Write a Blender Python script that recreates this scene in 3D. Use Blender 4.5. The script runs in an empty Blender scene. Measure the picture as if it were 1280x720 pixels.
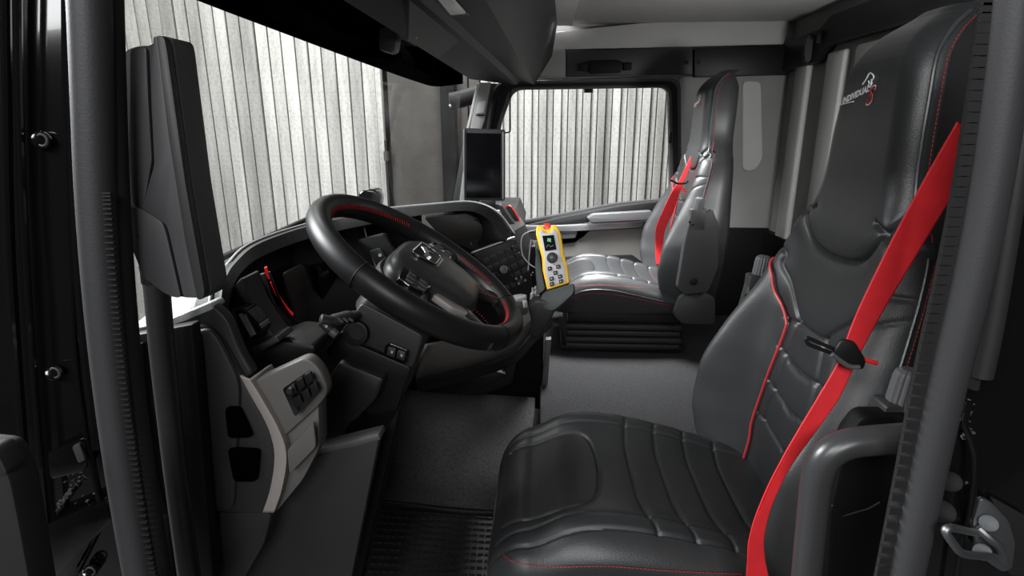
import bpy, bmesh, math, random
import numpy as np
from mathutils import Vector
random.seed(4); np.random.seed(4)
SC = bpy.context.scene; COL = SC.collection
# ---------------------------------------------------------------- camera
F = 711.0; PITCH = math.radians(15.7); YAW = math.radians(3.1); CAM = Vector((0, 0, 1.25))
cam = bpy.data.cameras.new('camera'); cam.lens = F/1280*36; cam.sensor_width = 36; cam.clip_start = .02
co = bpy.data.objects.new('camera', cam); COL.objects.link(co)
co.location = CAM; co.rotation_euler = (math.pi/2-PITCH, 0, YAW); SC.camera = co
# ---------------------------------------------------------------- world, lights, exposure
w = bpy.data.worlds.new('hall'); SC.world = w; w.use_nodes = True
w.node_tree.nodes['Background'].inputs[0].default_value = (.9, .95, 1, 1)
w.node_tree.nodes['Background'].inputs[1].default_value = .022
SC.view_settings.view_transform = 'Standard'; SC.view_settings.look = 'None'
SC.view_settings.gamma = 1; SC.view_settings.exposure = 0; SC.view_settings.use_curve_mapping = False
def area(name, loc, target, size, power, col=(1, 1, 1), sy=None, spread=180):
    l = bpy.data.lights.new(name, 'AREA'); l.energy = power; l.color = col; l.size = size
    l.spread = math.radians(spread)
    if sy: l.shape = 'RECTANGLE'; l.size_y = sy
    o = bpy.data.objects.new(name, l); COL.objects.link(o); o.location = loc
    o.rotation_euler = (Vector(target)-Vector(loc)).to_track_quat('-Z', 'Y').to_euler(); return o
area('hall_lamp_left', (-2.4, 3.0, 4.2), (-2.2, 5, 1.2), 1.4, 172, (1, .99, .97), .7)
area('hall_lamp_right', (-.1, 3.5, 3.6), (-.2, 5, .9), 1.0, 44, (1, .99, .97), .6)
area('front_softbox', (-3.0, 1.4, 2.6), (0, 1.7, .9), 1.6, 330, (.98, .99, 1), 1.2)
area('far_softbox', (-.2, 4.0, 3.9), (.3, 2.45, .7), .8, 150, (.98, .99, 1), .6)
area('door_softbox', (-1.4, -1.7, 2.7), (.2, 1.1, .9), 1.4, 62, (.98, .99, 1), 1.0)
area('door_fill', (.0, -2.4, 2.3), (.1, 1.2, .8), 1.2, 55, (.98, .99, 1), .9)
area('added_roof_fill', (.97, 1.55, 1.22), (.35, 2.5, 1.75), .12, 5, (.98, .99, 1), .12)  # unseen fill added behind the driver headrest to brighten roof and cove
area('added_cushion_fill', (.16, 2.35, 1.66), (.30, 2.36, 0), .3, 25, (.98, .99, 1), .25, 95)  # added fill under the roof, brightens the passenger cushion and carpet
# ---------------------------------------------------------------- pixel rays to real points (1280x720 frame)
cy, sy_, cp, sp = math.cos(YAW), math.sin(YAW), math.cos(PITCH), math.sin(PITCH)
FW = Vector((-sy_*cp, cy*cp, -sp)); RT = Vector((cy, sy_, 0)); UP = RT.cross(FW)
def at(px, py, X=None, Y=None, Z=None):
    d = FW+RT*((px-640)/F)+UP*((360-py)/F)
    if X is not None: t = X/d.x
    elif Y is not None: t = Y/d.y
    else: t = (Z-CAM.z)/d.z
    return CAM+d*t
def A(pts, **k): return [at(x, y, **k) for x, y in pts]
# ---------------------------------------------------------------- materials
MAT = {}
def mat(name, col, rough=.5, metal=0, bump=None, spec=.5, var=0, vscale=6, coat=0, emit=None, sheen=0):
    m = bpy.data.materials.new(name); m.use_nodes = True; nt = m.node_tree; b = nt.nodes['Principled BSDF']
    N = nt.nodes.new; L = nt.links.new
    b.inputs['Base Color'].default_value = (*col, 1); b.inputs['Roughness'].default_value = rough
    b.inputs['Metallic'].default_value = metal; b.inputs['Specular IOR Level'].default_value = spec
    b.inputs['Coat Weight'].default_value = coat
    if sheen: b.inputs['Sheen Weight'].default_value = sheen
    tc = N('ShaderNodeTexCoord')
    if var:
        n = N('ShaderNodeTexNoise'); n.inputs['Scale'].default_value = vscale; n.inputs['Detail'].default_value = 6
        L(tc.outputs['Object'], n.inputs['Vector'])
        r = N('ShaderNodeMapRange'); r.inputs[1].default_value = .3; r.inputs[2].default_value = .7
        r.inputs[3].default_value = 1-var; r.inputs[4].default_value = 1+var; L(n.outputs[0], r.inputs[0])
        mx = N('ShaderNodeVectorMath'); mx.operation = 'SCALE'; mx.inputs[0].default_value = col
        L(r.outputs[0], mx.inputs['Scale']); L(mx.outputs[0], b.inputs['Base Color'])
    if bump:
        kind, sc, st, dist = bump
        if kind == 'noise': t = N('ShaderNodeTexNoise'); t.inputs['Detail'].default_value = 3; out = t.outputs[0]
        else:
            t = N('ShaderNodeTexVoronoi'); t.feature = 'F1'; out = t.outputs['Distance']
            if kind == 'dots': t.inputs['Randomness'].default_value = 0
        t.inputs['Scale'].default_value = sc; L(tc.outputs['Object'], t.inputs['Vector'])
        if kind == 'dots':
            r = N('ShaderNodeMapRange'); r.inputs[1].default_value = .15; r.inputs[2].default_value = .4; L(out, r.inputs[0]); out = r.outputs[0]
        bp = N('ShaderNodeBump'); bp.inputs['Strength'].default_value = st; bp.inputs['Distance'].default_value = dist
        L(out, bp.inputs['Height']); L(bp.outputs[0], b.inputs['Normal'])
    if emit:
        b.inputs['Emission Color'].default_value = (*emit[0], 1); b.inputs['Emission Strength'].default_value = emit[1]
    MAT[name] = m; return m
mat('leather', (.027, .028, .029), .40, bump=('voronoi', 520, .22, .0008), var=.15)
mat('leather_perf', (.019, .020, .021), .46, bump=('dots', 330, .25, .0005), var=.1)
mat('leather_smooth', (.019, .019, .020), .38, bump=('noise', 500, .15, .0006))
mat('plastic', (.020, .020, .0205), .5, bump=('noise', 700, .25, .0006))
mat('plastic_dark', (.005, .005, .0055), .5, bump=('noise', 700, .2, .0005), spec=.35)
mat('plastic_mid', (.065, .065, .068), .5, bump=('noise', 700, .2, .0005))
mat('mirror_plastic', (.055, .052, .055), .5, bump=('noise', 900, .2, .0004))
mat('plastic_beige', (.10, .093, .087), .55, bump=('noise', 700, .2, .0005))
mat('trim_beige', (.26, .235, .22), .5, bump=('noise', 700, .2, .0004))
mat('door_panel', (.105, .10, .093), .6, bump=('noise', 500, .2, .0005))
mat('gloss_black', (.004, .004, .004), .12, coat=.5)
mat('black', (.002, .002, .002), .6, spec=.2)
mat('hole', (.001, .001, .001), .9, spec=0)
mat('bolt_steel', (.10, .105, .11), .6, .6)
mat('seal', (.034, .034, .036), .55, bump=('noise', 400, .3, .0006))
mat('rubber', (.007, .007, .007), .7, bump=('noise', 300, .3, .0006))
mat('dash_pad', (.005, .005, .0055), .55, bump=('dots', 330, .5, .001), spec=.35)
mat('wheel_leather', (.008, .008, .0085), .42, bump=('noise', 500, .15, .0005), spec=.3)
mat('pale_edge', (.55, .55, .55), .4)
mat('dash_top_lit', (.5, .5, .5), .42, bump=('voronoi', 260, .5, .001))  # black dash top and near ledge painted pale to carry the light
mat('screen', (.002, .002, .003), .12)
mat('chrome', (.7, .7, .7), .18, 1)
mat('steel', (.30, .31, .32), .48, 1)
mat('silver_trim', (.35, .35, .36), .3, .8)
mat('pole_metal', (.035, .035, .036), .32, bump=('noise', 300, .1, .0004))
mat('carpet', (.028, .028, .029), .95, spec=.1, bump=('noise', 260, 1, .004), var=.25, vscale=120)
mat('foot_carpet', (.075, .072, .072), .95, spec=.1, bump=('noise', 260, 1, .004), var=.25, vscale=120)  # paler copy of the carpet, its colour making up for missing light
mat('headliner', (.42, .415, .40), .9, bump=('noise', 500, .3, .0008), var=.04)
mat('side_trim', (.22, .217, .21), .75, bump=('noise', 500, .2, .0006), var=.06)
mat('belt', (.62, .016, .022), .6, bump=('noise', 500, .3, .0006), var=.08, vscale=40)
mat('red_thread', (.36, .008, .012), .6)
mat('red_piping', (.40, .03, .035), .45)
mat('grey_piping', (.05, .055, .06), .35)
mat('white_thread', (.8, .8, .8), .7)
mat('red_plastic', (.75, .03, .02), .4)
mat('buckle_red', (.75, .10, .07), .45)
mat('gauge_red', (.6, .01, .01), .4, emit=((1, .02, .02), .25))
mat('yellow', (.80, .48, .02), .45)
mat('remote_face', (.42, .41, .43), .45)
mat('remote_green', (.05, .35, .15), .4, emit=((.05, .6, .25), .15))
mat('cradle', (.012, .017, .018), .5)
mat('lens', (.35, .35, .34), .25, emit=((1, 1, 1), .06))
mat('brown_panel', (.008, .0065, .006), .45, spec=.3)
mat('light_grey', (.35, .35, .35), .5)
mat('cloth_white', (.45, .44, .42), .9)
mat('pilaster', (.050, .046, .041), .85, bump=('noise', 30, .5, .006), var=.18, vscale=6)
mat('dark_wood', (.022, .019, .017), .8, bump=('noise', 20, .4, .01), var=.3, vscale=4)
mat('hall_floor', (.08, .08, .08), .6, var=.2)
def plank_mat():
    m = bpy.data.materials.new('board_concrete'); m.use_nodes = True; nt = m.node_tree; b = nt.nodes['Principled BSDF']
    N = nt.nodes.new; L = nt.links.new
    tc = N('ShaderNodeTexCoord'); oi = N('ShaderNodeObjectInfo')
    mp = N('ShaderNodeMapping'); mp.inputs['Scale'].default_value = (9, 9, .9); L(tc.outputs['Object'], mp.inputs['Vector'])
    ad = N('ShaderNodeVectorMath'); ad.operation = 'ADD'; L(mp.outputs[0], ad.inputs[0])
    sc = N('ShaderNodeMath'); sc.operation = 'MULTIPLY'; sc.inputs[1].default_value = 50; L(oi.outputs['Random'], sc.inputs[0])
    L(sc.outputs[0], ad.inputs[1])
    n1 = N('ShaderNodeTexNoise'); n1.inputs['Scale'].default_value = 1.2; n1.inputs['Detail'].default_value = 8; n1.inputs['Roughness'].default_value = .65
    L(ad.outputs[0], n1.inputs['Vector'])
    n2 = N('ShaderNodeTexNoise'); n2.inputs['Scale'].default_value = 45; n2.inputs['Detail'].default_value = 4; L(tc.outputs['Object'], n2.inputs['Vector'])
    r1 = N('ShaderNodeMapRange'); r1.inputs[1].default_value = .3; r1.inputs[2].default_value = .7; r1.inputs[3].default_value = .62; r1.inputs[4].default_value = 1.15; L(n1.outputs[0], r1.inputs[0])
    r2 = N('ShaderNodeMapRange'); r2.inputs[1].default_value = .3; r2.inputs[2].default_value = .55; r2.inputs[3].default_value = .8; r2.inputs[4].default_value = 1.05; L(n2.outputs[0], r2.inputs[0])
    r3 = N('ShaderNodeMapRange'); r3.inputs[3].default_value = .66; r3.inputs[4].default_value = 1.15; L(oi.outputs['Random'], r3.inputs[0])
    m1 = N('ShaderNodeMath'); m1.operation = 'MULTIPLY'; L(r1.outputs[0], m1.inputs[0]); L(r2.outputs[0], m1.inputs[1])
    m2 = N('ShaderNodeMath'); m2.operation = 'MULTIPLY'; L(m1.outputs[0], m2.inputs[0]); L(r3.outputs[0], m2.inputs[1])
    vm = N('ShaderNodeVectorMath'); vm.operation = 'SCALE'; vm.inputs[0].default_value = (.50, .49, .465); L(m2.outputs[0], vm.inputs['Scale'])
    L(vm.outputs[0], b.inputs['Base Color']); b.inputs['Roughness'].default_value = .85
    bp = N('ShaderNodeBump'); bp.inputs['Strength'].default_value = .5; bp.inputs['Distance'].default_value = .01; L(n1.outputs[0], bp.inputs['Height']); L(bp.outputs[0], b.inputs['Normal'])
    MAT['plank'] = m
plank_mat()
def glass_mat(name, tint, gloss=.08):
    m = bpy.data.materials.new(name); m.use_nodes = True; nt = m.node_tree; nt.nodes.clear()
    N = nt.nodes.new; L = nt.links.new
    o = N('ShaderNodeOutputMaterial'); t = N('ShaderNodeBsdfTransparent'); t.inputs[0].default_value = (*tint, 1)
    g = N('ShaderNodeBsdfGlossy'); g.inputs['Roughness'].default_value = .03
    lw = N('ShaderNodeLayerWeight'); lw.inputs[0].default_value = .12
    mu = N('ShaderNodeMath'); mu.operation = 'MULTIPLY'; mu.inputs[1].default_value = gloss*2; L(lw.outputs['Fresnel'], mu.inputs[0])
    mx = N('ShaderNodeMixShader'); L(mu.outputs[0], mx.inputs[0]); L(t.outputs[0], mx.inputs[1]); L(g.outputs[0], mx.inputs[2]); L(mx.outputs[0], o.inputs[0])
    MAT[name] = m
glass_mat('glass', (.93, .94, .94), .04); glass_mat('tinted', (.012, .012, .013), .01)
# ---------------------------------------------------------------- builders (all coordinates are world; parents only translate)
WL = {}
def empty(name, loc, label, cat, group=None, kind=None):
    o = bpy.data.objects.new(name, None); COL.objects.link(o); o.location = loc; WL[o.name] = Vector(loc)
    o.empty_display_size = .05; tag(o, label, cat, group, kind); return o
def tag(o, label=None, cat=None, group=None, kind=None):
    if label: o['label'] = label
    if cat: o['category'] = cat
    if group: o['group'] = group
    if kind: o['kind'] = kind
    return o
def put(name, me, m, parent=None, label=None, kind=None, angle=35):
    o = bpy.data.objects.new(name, me); COL.objects.link(o)
    if m is not None: me.materials.append(MAT[m])
    off = Vector((0, 0, 0))
    if parent is not None: off = WL[parent.name]; o.parent = parent
    else:
        n = len(me.vertices); c = np.empty(n*3); me.vertices.foreach_get('co', c); c = c.reshape(-1, 3)
        off = Vector(((c[:, 0].min()+c[:, 0].max())/2, (c[:, 1].min()+c[:, 1].max())/2, c[:, 2].min())); o.location = off
    me.transform(__import__('mathutils').Matrix.Translation(-off)); WL[o.name] = off
    if parent is not None: WL[o.name] = WL[parent.name]
    if angle:
        me.polygons.foreach_set('use_smooth', [True]*len(me.polygons)); me.set_sharp_from_angle(angle=math.radians(angle))
    me.update()
    if label: o['label'] = label
    if kind: o['kind'] = kind
    return o
def mesh(name, v, f, m, parent=None, fix=True, bevel=0, seg=2, **k):
    me = bpy.data.meshes.new(name)
    bm = bmesh.new(); vs = [bm.verts.new(p) for p in v]
    for q in f:
        try: bm.faces.new([vs[i] for i in q])
        except ValueError: pass
    if fix: bmesh.ops.recalc_face_normals(bm, faces=bm.faces)
    if bevel:
        ed = [e for e in bm.edges if len(e.link_faces) == 2 and e.calc_face_angle(0) > .6]
        bmesh.ops.bevel(bm, geom=ed, offset=bevel, segments=seg, profile=.5, affect='EDGES', clamp_overlap=True)
    bm.to_mesh(me); bm.free(); return put(name, me, m, parent, **k)
class MB:
    def __init__(s): s.v = []; s.f = []
    def add(s, v, f):
        n = len(s.v); s.v += [Vector(p) for p in v]; s.f += [tuple(i+n for i in q) for q in f]; return s
    def build(s, name, m, parent=None, **k): return mesh(name, s.v, s.f, m, parent, **k)
def prism_vf(pts, ext):
    n = len(pts); ext = Vector(ext); v = [Vector(p) for p in pts]+[Vector(p)+ext for p in pts]
    f = [tuple(range(n-1, -1, -1)), tuple(range(n, 2*n))]+[(i, (i+1) % n, n+(i+1) % n, n+i) for i in range(n)]
    return v, f
def prism(name, pts, ext, m, parent=None, bevel=.003, seg=2, r=0, **k):
    if r: pts = rnd(pts, r)
    v, f = prism_vf(pts, ext); return mesh(name, v, f, m, parent, bevel=bevel, seg=seg, **k)
def rnd(pts, r, n=5):
    pts = [Vector(p) for p in pts]; out = []; N = len(pts)
    for i, p in enumerate(pts):
        a = pts[i-1]; b = pts[(i+1) % N]; la = (a-p).length; lb = (b-p).length
        d = min(r, la*.48, lb*.48); s = p+(a-p)/la*d; e = p+(b-p)/lb*d
        for j in range(n):
            t = j/(n-1); out.append(s*(1-t)**2+p*2*t*(1-t)+e*t*t)
    return out
def ring_prism(name, outer, inner, ext, m, parent=None, **k):
    n = len(outer); ext = Vector(ext); v = [Vector(p) for p in outer+inner]; v += [p+ext for p in v[:2*n]]; f = []
    for i in range(n):
        j = (i+1) % n
        f += [(i, j, n+j, n+i), (2*n+i, 3*n+i, 3*n+j, 2*n+j), (i, 2*n+i, 2*n+j, j), (n+i, n+j, 3*n+j, 3*n+i)]
    return mesh(name, v, f, m, parent, **k)
def box_vf(c, s, ax=None):
    c = Vector(c); ax = ax or (Vector((1, 0, 0)), Vector((0, 1, 0)), Vector((0, 0, 1)))
    v = [c+ax[0]*(s[0]/2*i)+ax[1]*(s[1]/2*j)+ax[2]*(s[2]/2*k) for k in (-1, 1) for j in (-1, 1) for i in (-1, 1)]
    return v, [(0, 2, 3, 1), (4, 5, 7, 6), (0, 1, 5, 4), (2, 6, 7, 3), (0, 4, 6, 2), (1, 3, 7, 5)]
def box(name, c, s, m, parent=None, ax=None, bevel=.003, **k):
    v, f = box_vf(c, s, ax); return mesh(name, v, f, m, parent, bevel=bevel, **k)
def smooth_path(pts, n=6, closed=False):
    P = [Vector(p) for p in pts]; out = []; N = len(P); rng = N if closed else N-1
    g = (lambda i: P[i % N]) if closed else (lambda i: P[min(max(i, 0), N-1)])
    for i in range(rng):
        a, b, c, d = g(i-1), g(i), g(i+1), g(i+2)
        for j in range(n):
            t = j/n; out.append(.5*((2*b)+(c-a)*t+(2*a-5*b+4*c-d)*t*t+(3*b-a-3*c+d)*t**3))
    if not closed: out.append(P[-1])
    return out
def tube_vf(path, r, n=10, closed=False, flat=None):
    """tube along path; r number or list; flat=(ref, kx, ky) squashes the section along ref"""
    P = [Vector(p) for p in path]; N = len(P); v = []; f = []
    up = None
    for i, p in enumerate(P):
        if closed: t = (P[(i+1) % N]-P[i-1])
        else: t = P[min(i+1, N-1)]-P[max(i-1, 0)]
        t.normalize()
        ref = Vector(flat[0]) if flat else (up if up is not None else (Vector((0, 0, 1)) if abs(t.z) < .9 else Vector((1, 0, 0))))
        a = (ref-t*ref.dot(t)).normalized(); b = t.cross(a); up = a
        rr = r[i] if isinstance(r, (list, tuple)) else r
        kx, ky = (flat[1], flat[2]) if flat else (1, 1)
        for j in range(n):
            q = 2*math.pi*j/n; v.append(p+a*(math.cos(q)*rr*kx)+b*(math.sin(q)*rr*ky))
    for i in range(N if closed else N-1):
        i2 = (i+1) % N
        for j in range(n):
            j2 = (j+1) % n; f.append((i*n+j, i*n+j2, i2*n+j2, i2*n+j))
    if not closed: f += [tuple(range(n-1, -1, -1)), tuple((N-1)*n+j for j in range(n))]
    return v, f
def tube(name, path, r, m, parent=None, n=10, closed=False, flat=None, **k):
    v, f = tube_vf(path, r, n, closed, flat); return mesh(name, v, f, m, parent, **k)
def cyl(name, a, b, r, m, parent=None, n=20, r2=None, bevel=0, **k):
    v, f = tube_vf([a, b], [r, r if r2 is None else r2], n); return mesh(name, v, f, m, parent, bevel=bevel, **k)
def ribbed(name, a, b, r, m, parent=None, ribs=16, dep=.09):
    a = Vector(a); b = Vector(b); n = ribs*3; ks = [(0, .93), (.03, 1), (.78, .97), (.93, .86), (1, .6)]
    t = (b-a).normalized(); u = t.orthogonal().normalized(); w2 = t.cross(u); v = []; f = []
    for k, s in ks:
        for j in range(n):
            q = 2*math.pi*j/n; rr = r*s*(1-(dep if j % 3 == 0 else 0))
            v.append(a+(b-a)*k+u*math.cos(q)*rr+w2*math.sin(q)*rr)
    for i in range(len(ks)-1):
        for j in range(n): f.append((i*n+j, i*n+(j+1) % n, (i+1)*n+(j+1) % n, (i+1)*n+j))
    f += [tuple(range(n-1, -1, -1)), tuple((len(ks)-1)*n+j for j in range(n))]
    return mesh(name, v, f, m, parent, angle=25)
def loft(name, rings, m, parent=None, closed=True, cap=True, **k):
    n = len(rings[0]); v = [p for r_ in rings for p in r_]; f = []
    for i in range(len(rings)-1):
        for j in range(n if closed else n-1):
            f.append((i*n+j, i*n+(j+1) % n, (i+1)*n+(j+1) % n, (i+1)*n+j))
    if cap and closed: f += [tuple(range(n-1, -1, -1)), tuple((len(rings)-1)*n+j for j in range(n))]
    return mesh(name, v, f, m, parent, **k)
def strip(name, rows, m, parent=None, thick=0, **k):
    """open sheet through several paths of equal length, given real thickness"""
    n = len(rows[0]); v = [Vector(p) for r_ in rows for p in r_]; f = []
    for i in range(len(rows)-1):
        for j in range(n-1): f.append((i*n+j, i*n+j+1, (i+1)*n+j+1, (i+1)*n+j))
    o = mesh(name, v, f, m, parent, fix=True, **k)
    if thick:
        s = o.modifiers.new('thickness', 'SOLIDIFY'); s.thickness = abs(thick); s.offset = -1 if thick > 0 else 1
    return o
def stitches(name, path, m, parent, step=.006, ln=.0042, r=.0008, two=0, side=None):
    P = [Vector(p) for p in path]; b = MB(); acc = 0; pos = [0]
    for i in range(1, len(P)): pos.append(pos[-1]+(P[i]-P[i-1]).length)
    def samp(s):
        for i in range(1, len(P)):
            if pos[i] >= s: t = (s-pos[i-1])/max(1e-9, pos[i]-pos[i-1]); return P[i-1].lerp(P[i], t)
        return P[-1]
    s = 0
    while s+ln < pos[-1]:
        a, c = samp(s), samp(s+ln)
        if side is not None: c = a+side[0]*ln+(c-a)*.3
        if (c-a).length > 1e-6: b.add(*tube_vf([a, c], r, 4))
        s += step
    return b.build(name, m, parent, kind='stuff', fix=False, angle=0)
def copy_tree(o, dloc, label=None):
    c = o.copy(); COL.objects.link(c); c.location = o.location+Vector(dloc); WL[c.name] = WL[o.name]+Vector(dloc)
    if label: c['label'] = label
    for ch in [x for x in SC.objects if x.parent == o]:
        d = ch.copy(); COL.objects.link(d); d.parent = c
        for g in [x for x in SC.objects if x.parent == ch]:
            e = g.copy(); COL.objects.link(e); e.parent = d
    return c
def struct(o): o['kind'] = 'structure'; return o

# ================================================================ THE HALL
hw = empty('wall_back', (0, 5.0, -1.2), 'board-marked grey concrete wall behind the cab windows', 'wall', kind='structure')
del hw['category']
box('backing', (-1.7, 5.16, 1.6), (8.4, .18, 5.6), 'dark_wood', hw, bevel=0)
x = -6.0; k = 0
base_mesh = {}
def plank(x0, wd, dy):
    key = round(wd, 3)
    if key not in base_mesh:
        v, f = box_vf((0, 0, 2.8), (wd, .05, 5.6)); o = mesh('plank', v, f, 'plank', None, bevel=.004, seg=1)
        base_mesh[key] = o.data; first = o
    else:
        first = bpy.data.objects.new('plank', base_mesh[key]); COL.objects.link(first)
    first.parent = hw; first.location = (x0+wd/2, .035+dy, 0)
    if first.get('label'): del first['label']
while x < -1.42:
    wd = (.099, .106, .094)[k % 3]; plank(x, wd, random.uniform(0, .018)); x += wd+.012; k += 1
x = -.535
k = 0
while x < 2.6:
    wd = (.062, .05)[k % 2]
    plank(x, wd, (.0, .022)[k % 2]+random.uniform(0, .004)); x += wd+(.004 if k % 2 == 0 else .007); k += 1
box('concrete_panel', (-1.09, 5.035, 1.6), (.46, .07, 5.6), 'pilaster', hw, bevel=.006)
box('plank_edge', (-1.39, 5.0, 1.6), (.05, .07, 5.6), 'plank', hw, bevel=.01)
box('timber_post', (-.805, 4.99, 1.6), (.12, .12, 5.6), 'black', hw, bevel=.01)
for bx in (-.69, -.59): box('brown_board', (bx, 5.04, 1.6), (.088, .06, 5.6), 'pilaster', hw, bevel=.005)
cyl('conduit', (-1.35, 4.93, .3), (-1.35, 4.93, 1.15), .008, 'dark_wood', hw)
cyl('pipe_joint', (-1.345, 4.93, .98), (-1.345, 4.93, 1.06), .022, 'pilaster', hw)
struct(box('floor_hall', (-1, 2, -1.25), (12, 9, .1), 'hall_floor', bevel=0))
bpy.data.objects['floor_hall'].name = 'floor'

# ================================================================ CAB SHELL
struct(box('floor', (.02, 1.76, .05), (1.6, 2.0, .08), 'black', bevel=0))
tn = empty('trim_1', (.5, 1.8, .09), 'carpeted engine tunnel between the seats', 'trim', kind='structure'); del tn['category']
prism('tunnel_carpet', rnd([(-.0, 1.42, .09), (-.0, 1.42, .35), (0, 2.77, .35), (0, 2.77, .09)], .03), (1.09, 0, 0), 'carpet', tn, bevel=.01)
prism('tunnel_edge', A([(682, 425), (689, 424), (683, 500), (676, 495)], Y=1.9), (0, .03, 0), 'plastic_mid', tn, bevel=.002)
# footwell carpet ramp
m0 = A([(473, 622), (560, 634), (640, 640)], Z=.12); m1 = [at(484, 580, Y=1.58), at(570, 588, Y=1.58), at(655, 592, Y=1.58)]
m2 = [at(500, 510, Y=1.80), at(575, 514, Y=1.80), at(668, 520, Y=1.80)]; m3 = [p+Vector((0, .07, .02)) for p in m2]
fc = strip('trim_2', [smooth_path(q, 4) for q in (m0, m1, m2, m3)], 'foot_carpet', thick=.02); struct(fc)
fc['label'] = 'grey carpet lining of the driver footwell'
box('trim_3', (-.30, 1.98, .55), (.62, .12, .62), 'black', bevel=.01); struct(bpy.data.objects['trim_3'])
# entry well (sill side) with the light on its top edge painted as a paler strip
sw = empty('trim_4', at(390, 700, Y=.72), 'dark entry well panel beside the driver footwell', 'trim', kind='structure'); del sw['category']
prism('well_panel', A([(330, 585), (474, 549), (432, 760), (255, 760)], Y=.74), (0, .02, 0), 'plastic', sw, bevel=.003)
prism('well_lit_edge', A([(388, 571), (392, 563), (473, 543), (476, 550)], Y=.735), (0, .03, 0), 'plastic_mid', sw, bevel=.002)
prism('well_side', A([(474, 550), (500, 508), (470, 640), (440, 770), (428, 770)], Y=.80), (0, .05, 0), 'black', sw, bevel=.002)
# rubber mat with studs
fm = empty('floor_mat', at(540, 680, Z=.1), 'black ribbed rubber mat in the driver footwell', 'floor mat')
a0 = at(472, 626, Z=.11); b0 = at(640, 640, Z=.11); c0 = at(640, 760, Z=.11); d0 = at(425, 760, Z=.11)
prism('mat_sheet', rnd([a0, b0, c0, d0], .03), (0, 0, -.012), 'rubber', fm, bevel=.003)
tube('mat_rim', smooth_path([at(430, 722, Z=.115), at(468, 634, Z=.115), at(478, 627, Z=.115), at(560, 637, Z=.115), at(600, 640, Z=.115), at(640, 640, Z=.115)], 6), .009, 'rubber', fm)
b = MB()
for i in range(15):
    for j in range(22):
        u, v_ = (j+.5)/22, (i+.7)/15
        if u > .95: continue
        p = (a0.lerp(b0, u)).lerp(d0.lerp(c0, u), v_)
        b.add(*box_vf(p+Vector((0, 0, .003)), (.014, .006, .007)))
b.build('mat_studs', 'rubber', fm, kind='stuff', angle=0)
# ceiling and side walls
struct(box('ceiling', (.645, 1.75, 1.735), (1.13, 2.35, .05), 'headliner', bevel=.01))
fwl = box('wall_left', (-.62, 1.75, .42), (.05, 2.2, .68), 'black', bevel=.005); struct(fwl); fwl['label'] = 'black front bulkhead under the dashboard'
wf = empty('wall_far', (.9, 2.86, .1), 'grey trim of the far side of the cab behind the passenger seat', 'wall', kind='structure'); del wf['category']
prism('side_panel', A([(848, 96), (990, 88), (990, 470), (850, 470)], Y=2.84), (0, .05, 0), 'side_trim', wf, bevel=.004)
prism('lower_side_panel', [(.66, 2.80, .1), (1.1, 2.80, .1), (1.1, 2.80, .78), (.66, 2.80, .78)], (0, .03, 0), 'black', wf, bevel=.004)
prism('raised_panel', rnd(A([(928, 100), (952, 101), (954, 200), (944, 214), (928, 214)], Y=2.83), .03), (0, .02, 0), 'headliner', wf, bevel=.008, seg=3)
box('upper_backing', (.5, 2.885, 1.60), (1.3, .03, .26), 'headliner', wf, bevel=0)
prism('upper_cove', A([(690, 63), (690, 40), (800, 28), (985, 22), (1000, 55)], Y=2.83), (0, .03, 0), 'headliner', wf, bevel=.01)
# roof band above the door
for i, (x0, x1, mm) in enumerate(((708, 866, 'plastic'), (868, 986, 'plastic_dark'))):
    prism('roof_rail_panel', A([(x0, 63-i*3), (x1, 60-i*3), (x1, 93), (x0, 96)], Y=2.80), (0, .05, 0), mm, wf, bevel=.004)
prism('roof_rail_panel', A([(672, 64), (707, 62), (707, 96), (662, 96)], Y=2.80), (0, .05, 0), 'side_trim', wf, bevel=.004)
for px in (858, 873): cyl('screw_cap', at(px, 78, Y=2.80), at(px, 78, Y=2.80)+Vector((0, -.004, 0)), .009, 'black', wf)
gh = prism('grab_handle', A([(722, 80), (790, 78), (790, 87), (722, 89)], Y=2.795), (0, -.008, 0), 'plastic_dark', wf, bevel=.003)
prism('handle_bar', rnd(A([(737, 77), (776, 76), (776, 91), (737, 92)], Y=2.785), .008), (0, -.022, 0), 'black', gh, bevel=.005)
for px in (729, 784): prism('hinge_cap', A([(px-5, 79), (px+5, 79), (px+5, 88), (px-5, 88)], Y=2.785), (0, -.012, 0), 'black', gh, bevel=.003)
# rear wall
wr = empty('wall_right', (1.12, 1.8, .1), 'grey rear wall of the cab behind the seats', 'wall', kind='structure'); del wr['category']
box('rear_panel', (1.13, 1.75, 1.2), (.04, 2.15, 1.05), 'side_trim', wr, bevel=.004)
box('rear_lower_panel', (1.10, 1.75, .42), (.04, 2.12, .70), 'black', wr, bevel=.004)
for y0, y1, d in ((2.58, 2.70, .03), (2.28, 2.42, .03), (1.75, 2.2, .04), (1.0, 1.6, .04)):
    box('pleat', (1.10, (y0+y1)/2, 1.12), (d, y1-y0, .82), 'headliner', wr, bevel=.014, seg=3)
prism('rear_header', [(1.07, .7, 1.555), (1.07, .7, 1.66), (1.07, 2.40, 1.66), (1.07, 2.48, 1.625), (1.07, 2.8, 1.62), (1.07, 2.8, 1.50), (1.07, 2.48, 1.50), (1.07, 2.40, 1.555)], (.05, 0, 0), 'plastic_dark', wr, bevel=.006)
tube('header_corner', smooth_path([at(985, 74, Y=2.79), at(1000, 70, Y=2.74), at(1012, 60, X=1.06)], 5), .05, 'plastic_dark', wr, flat=((0, 0, 1), 1.1, .35))
box('coat_hook', at(1024, 46, X=1.06), (.02, .012, .05), 'black', wr, bevel=.004)

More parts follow.
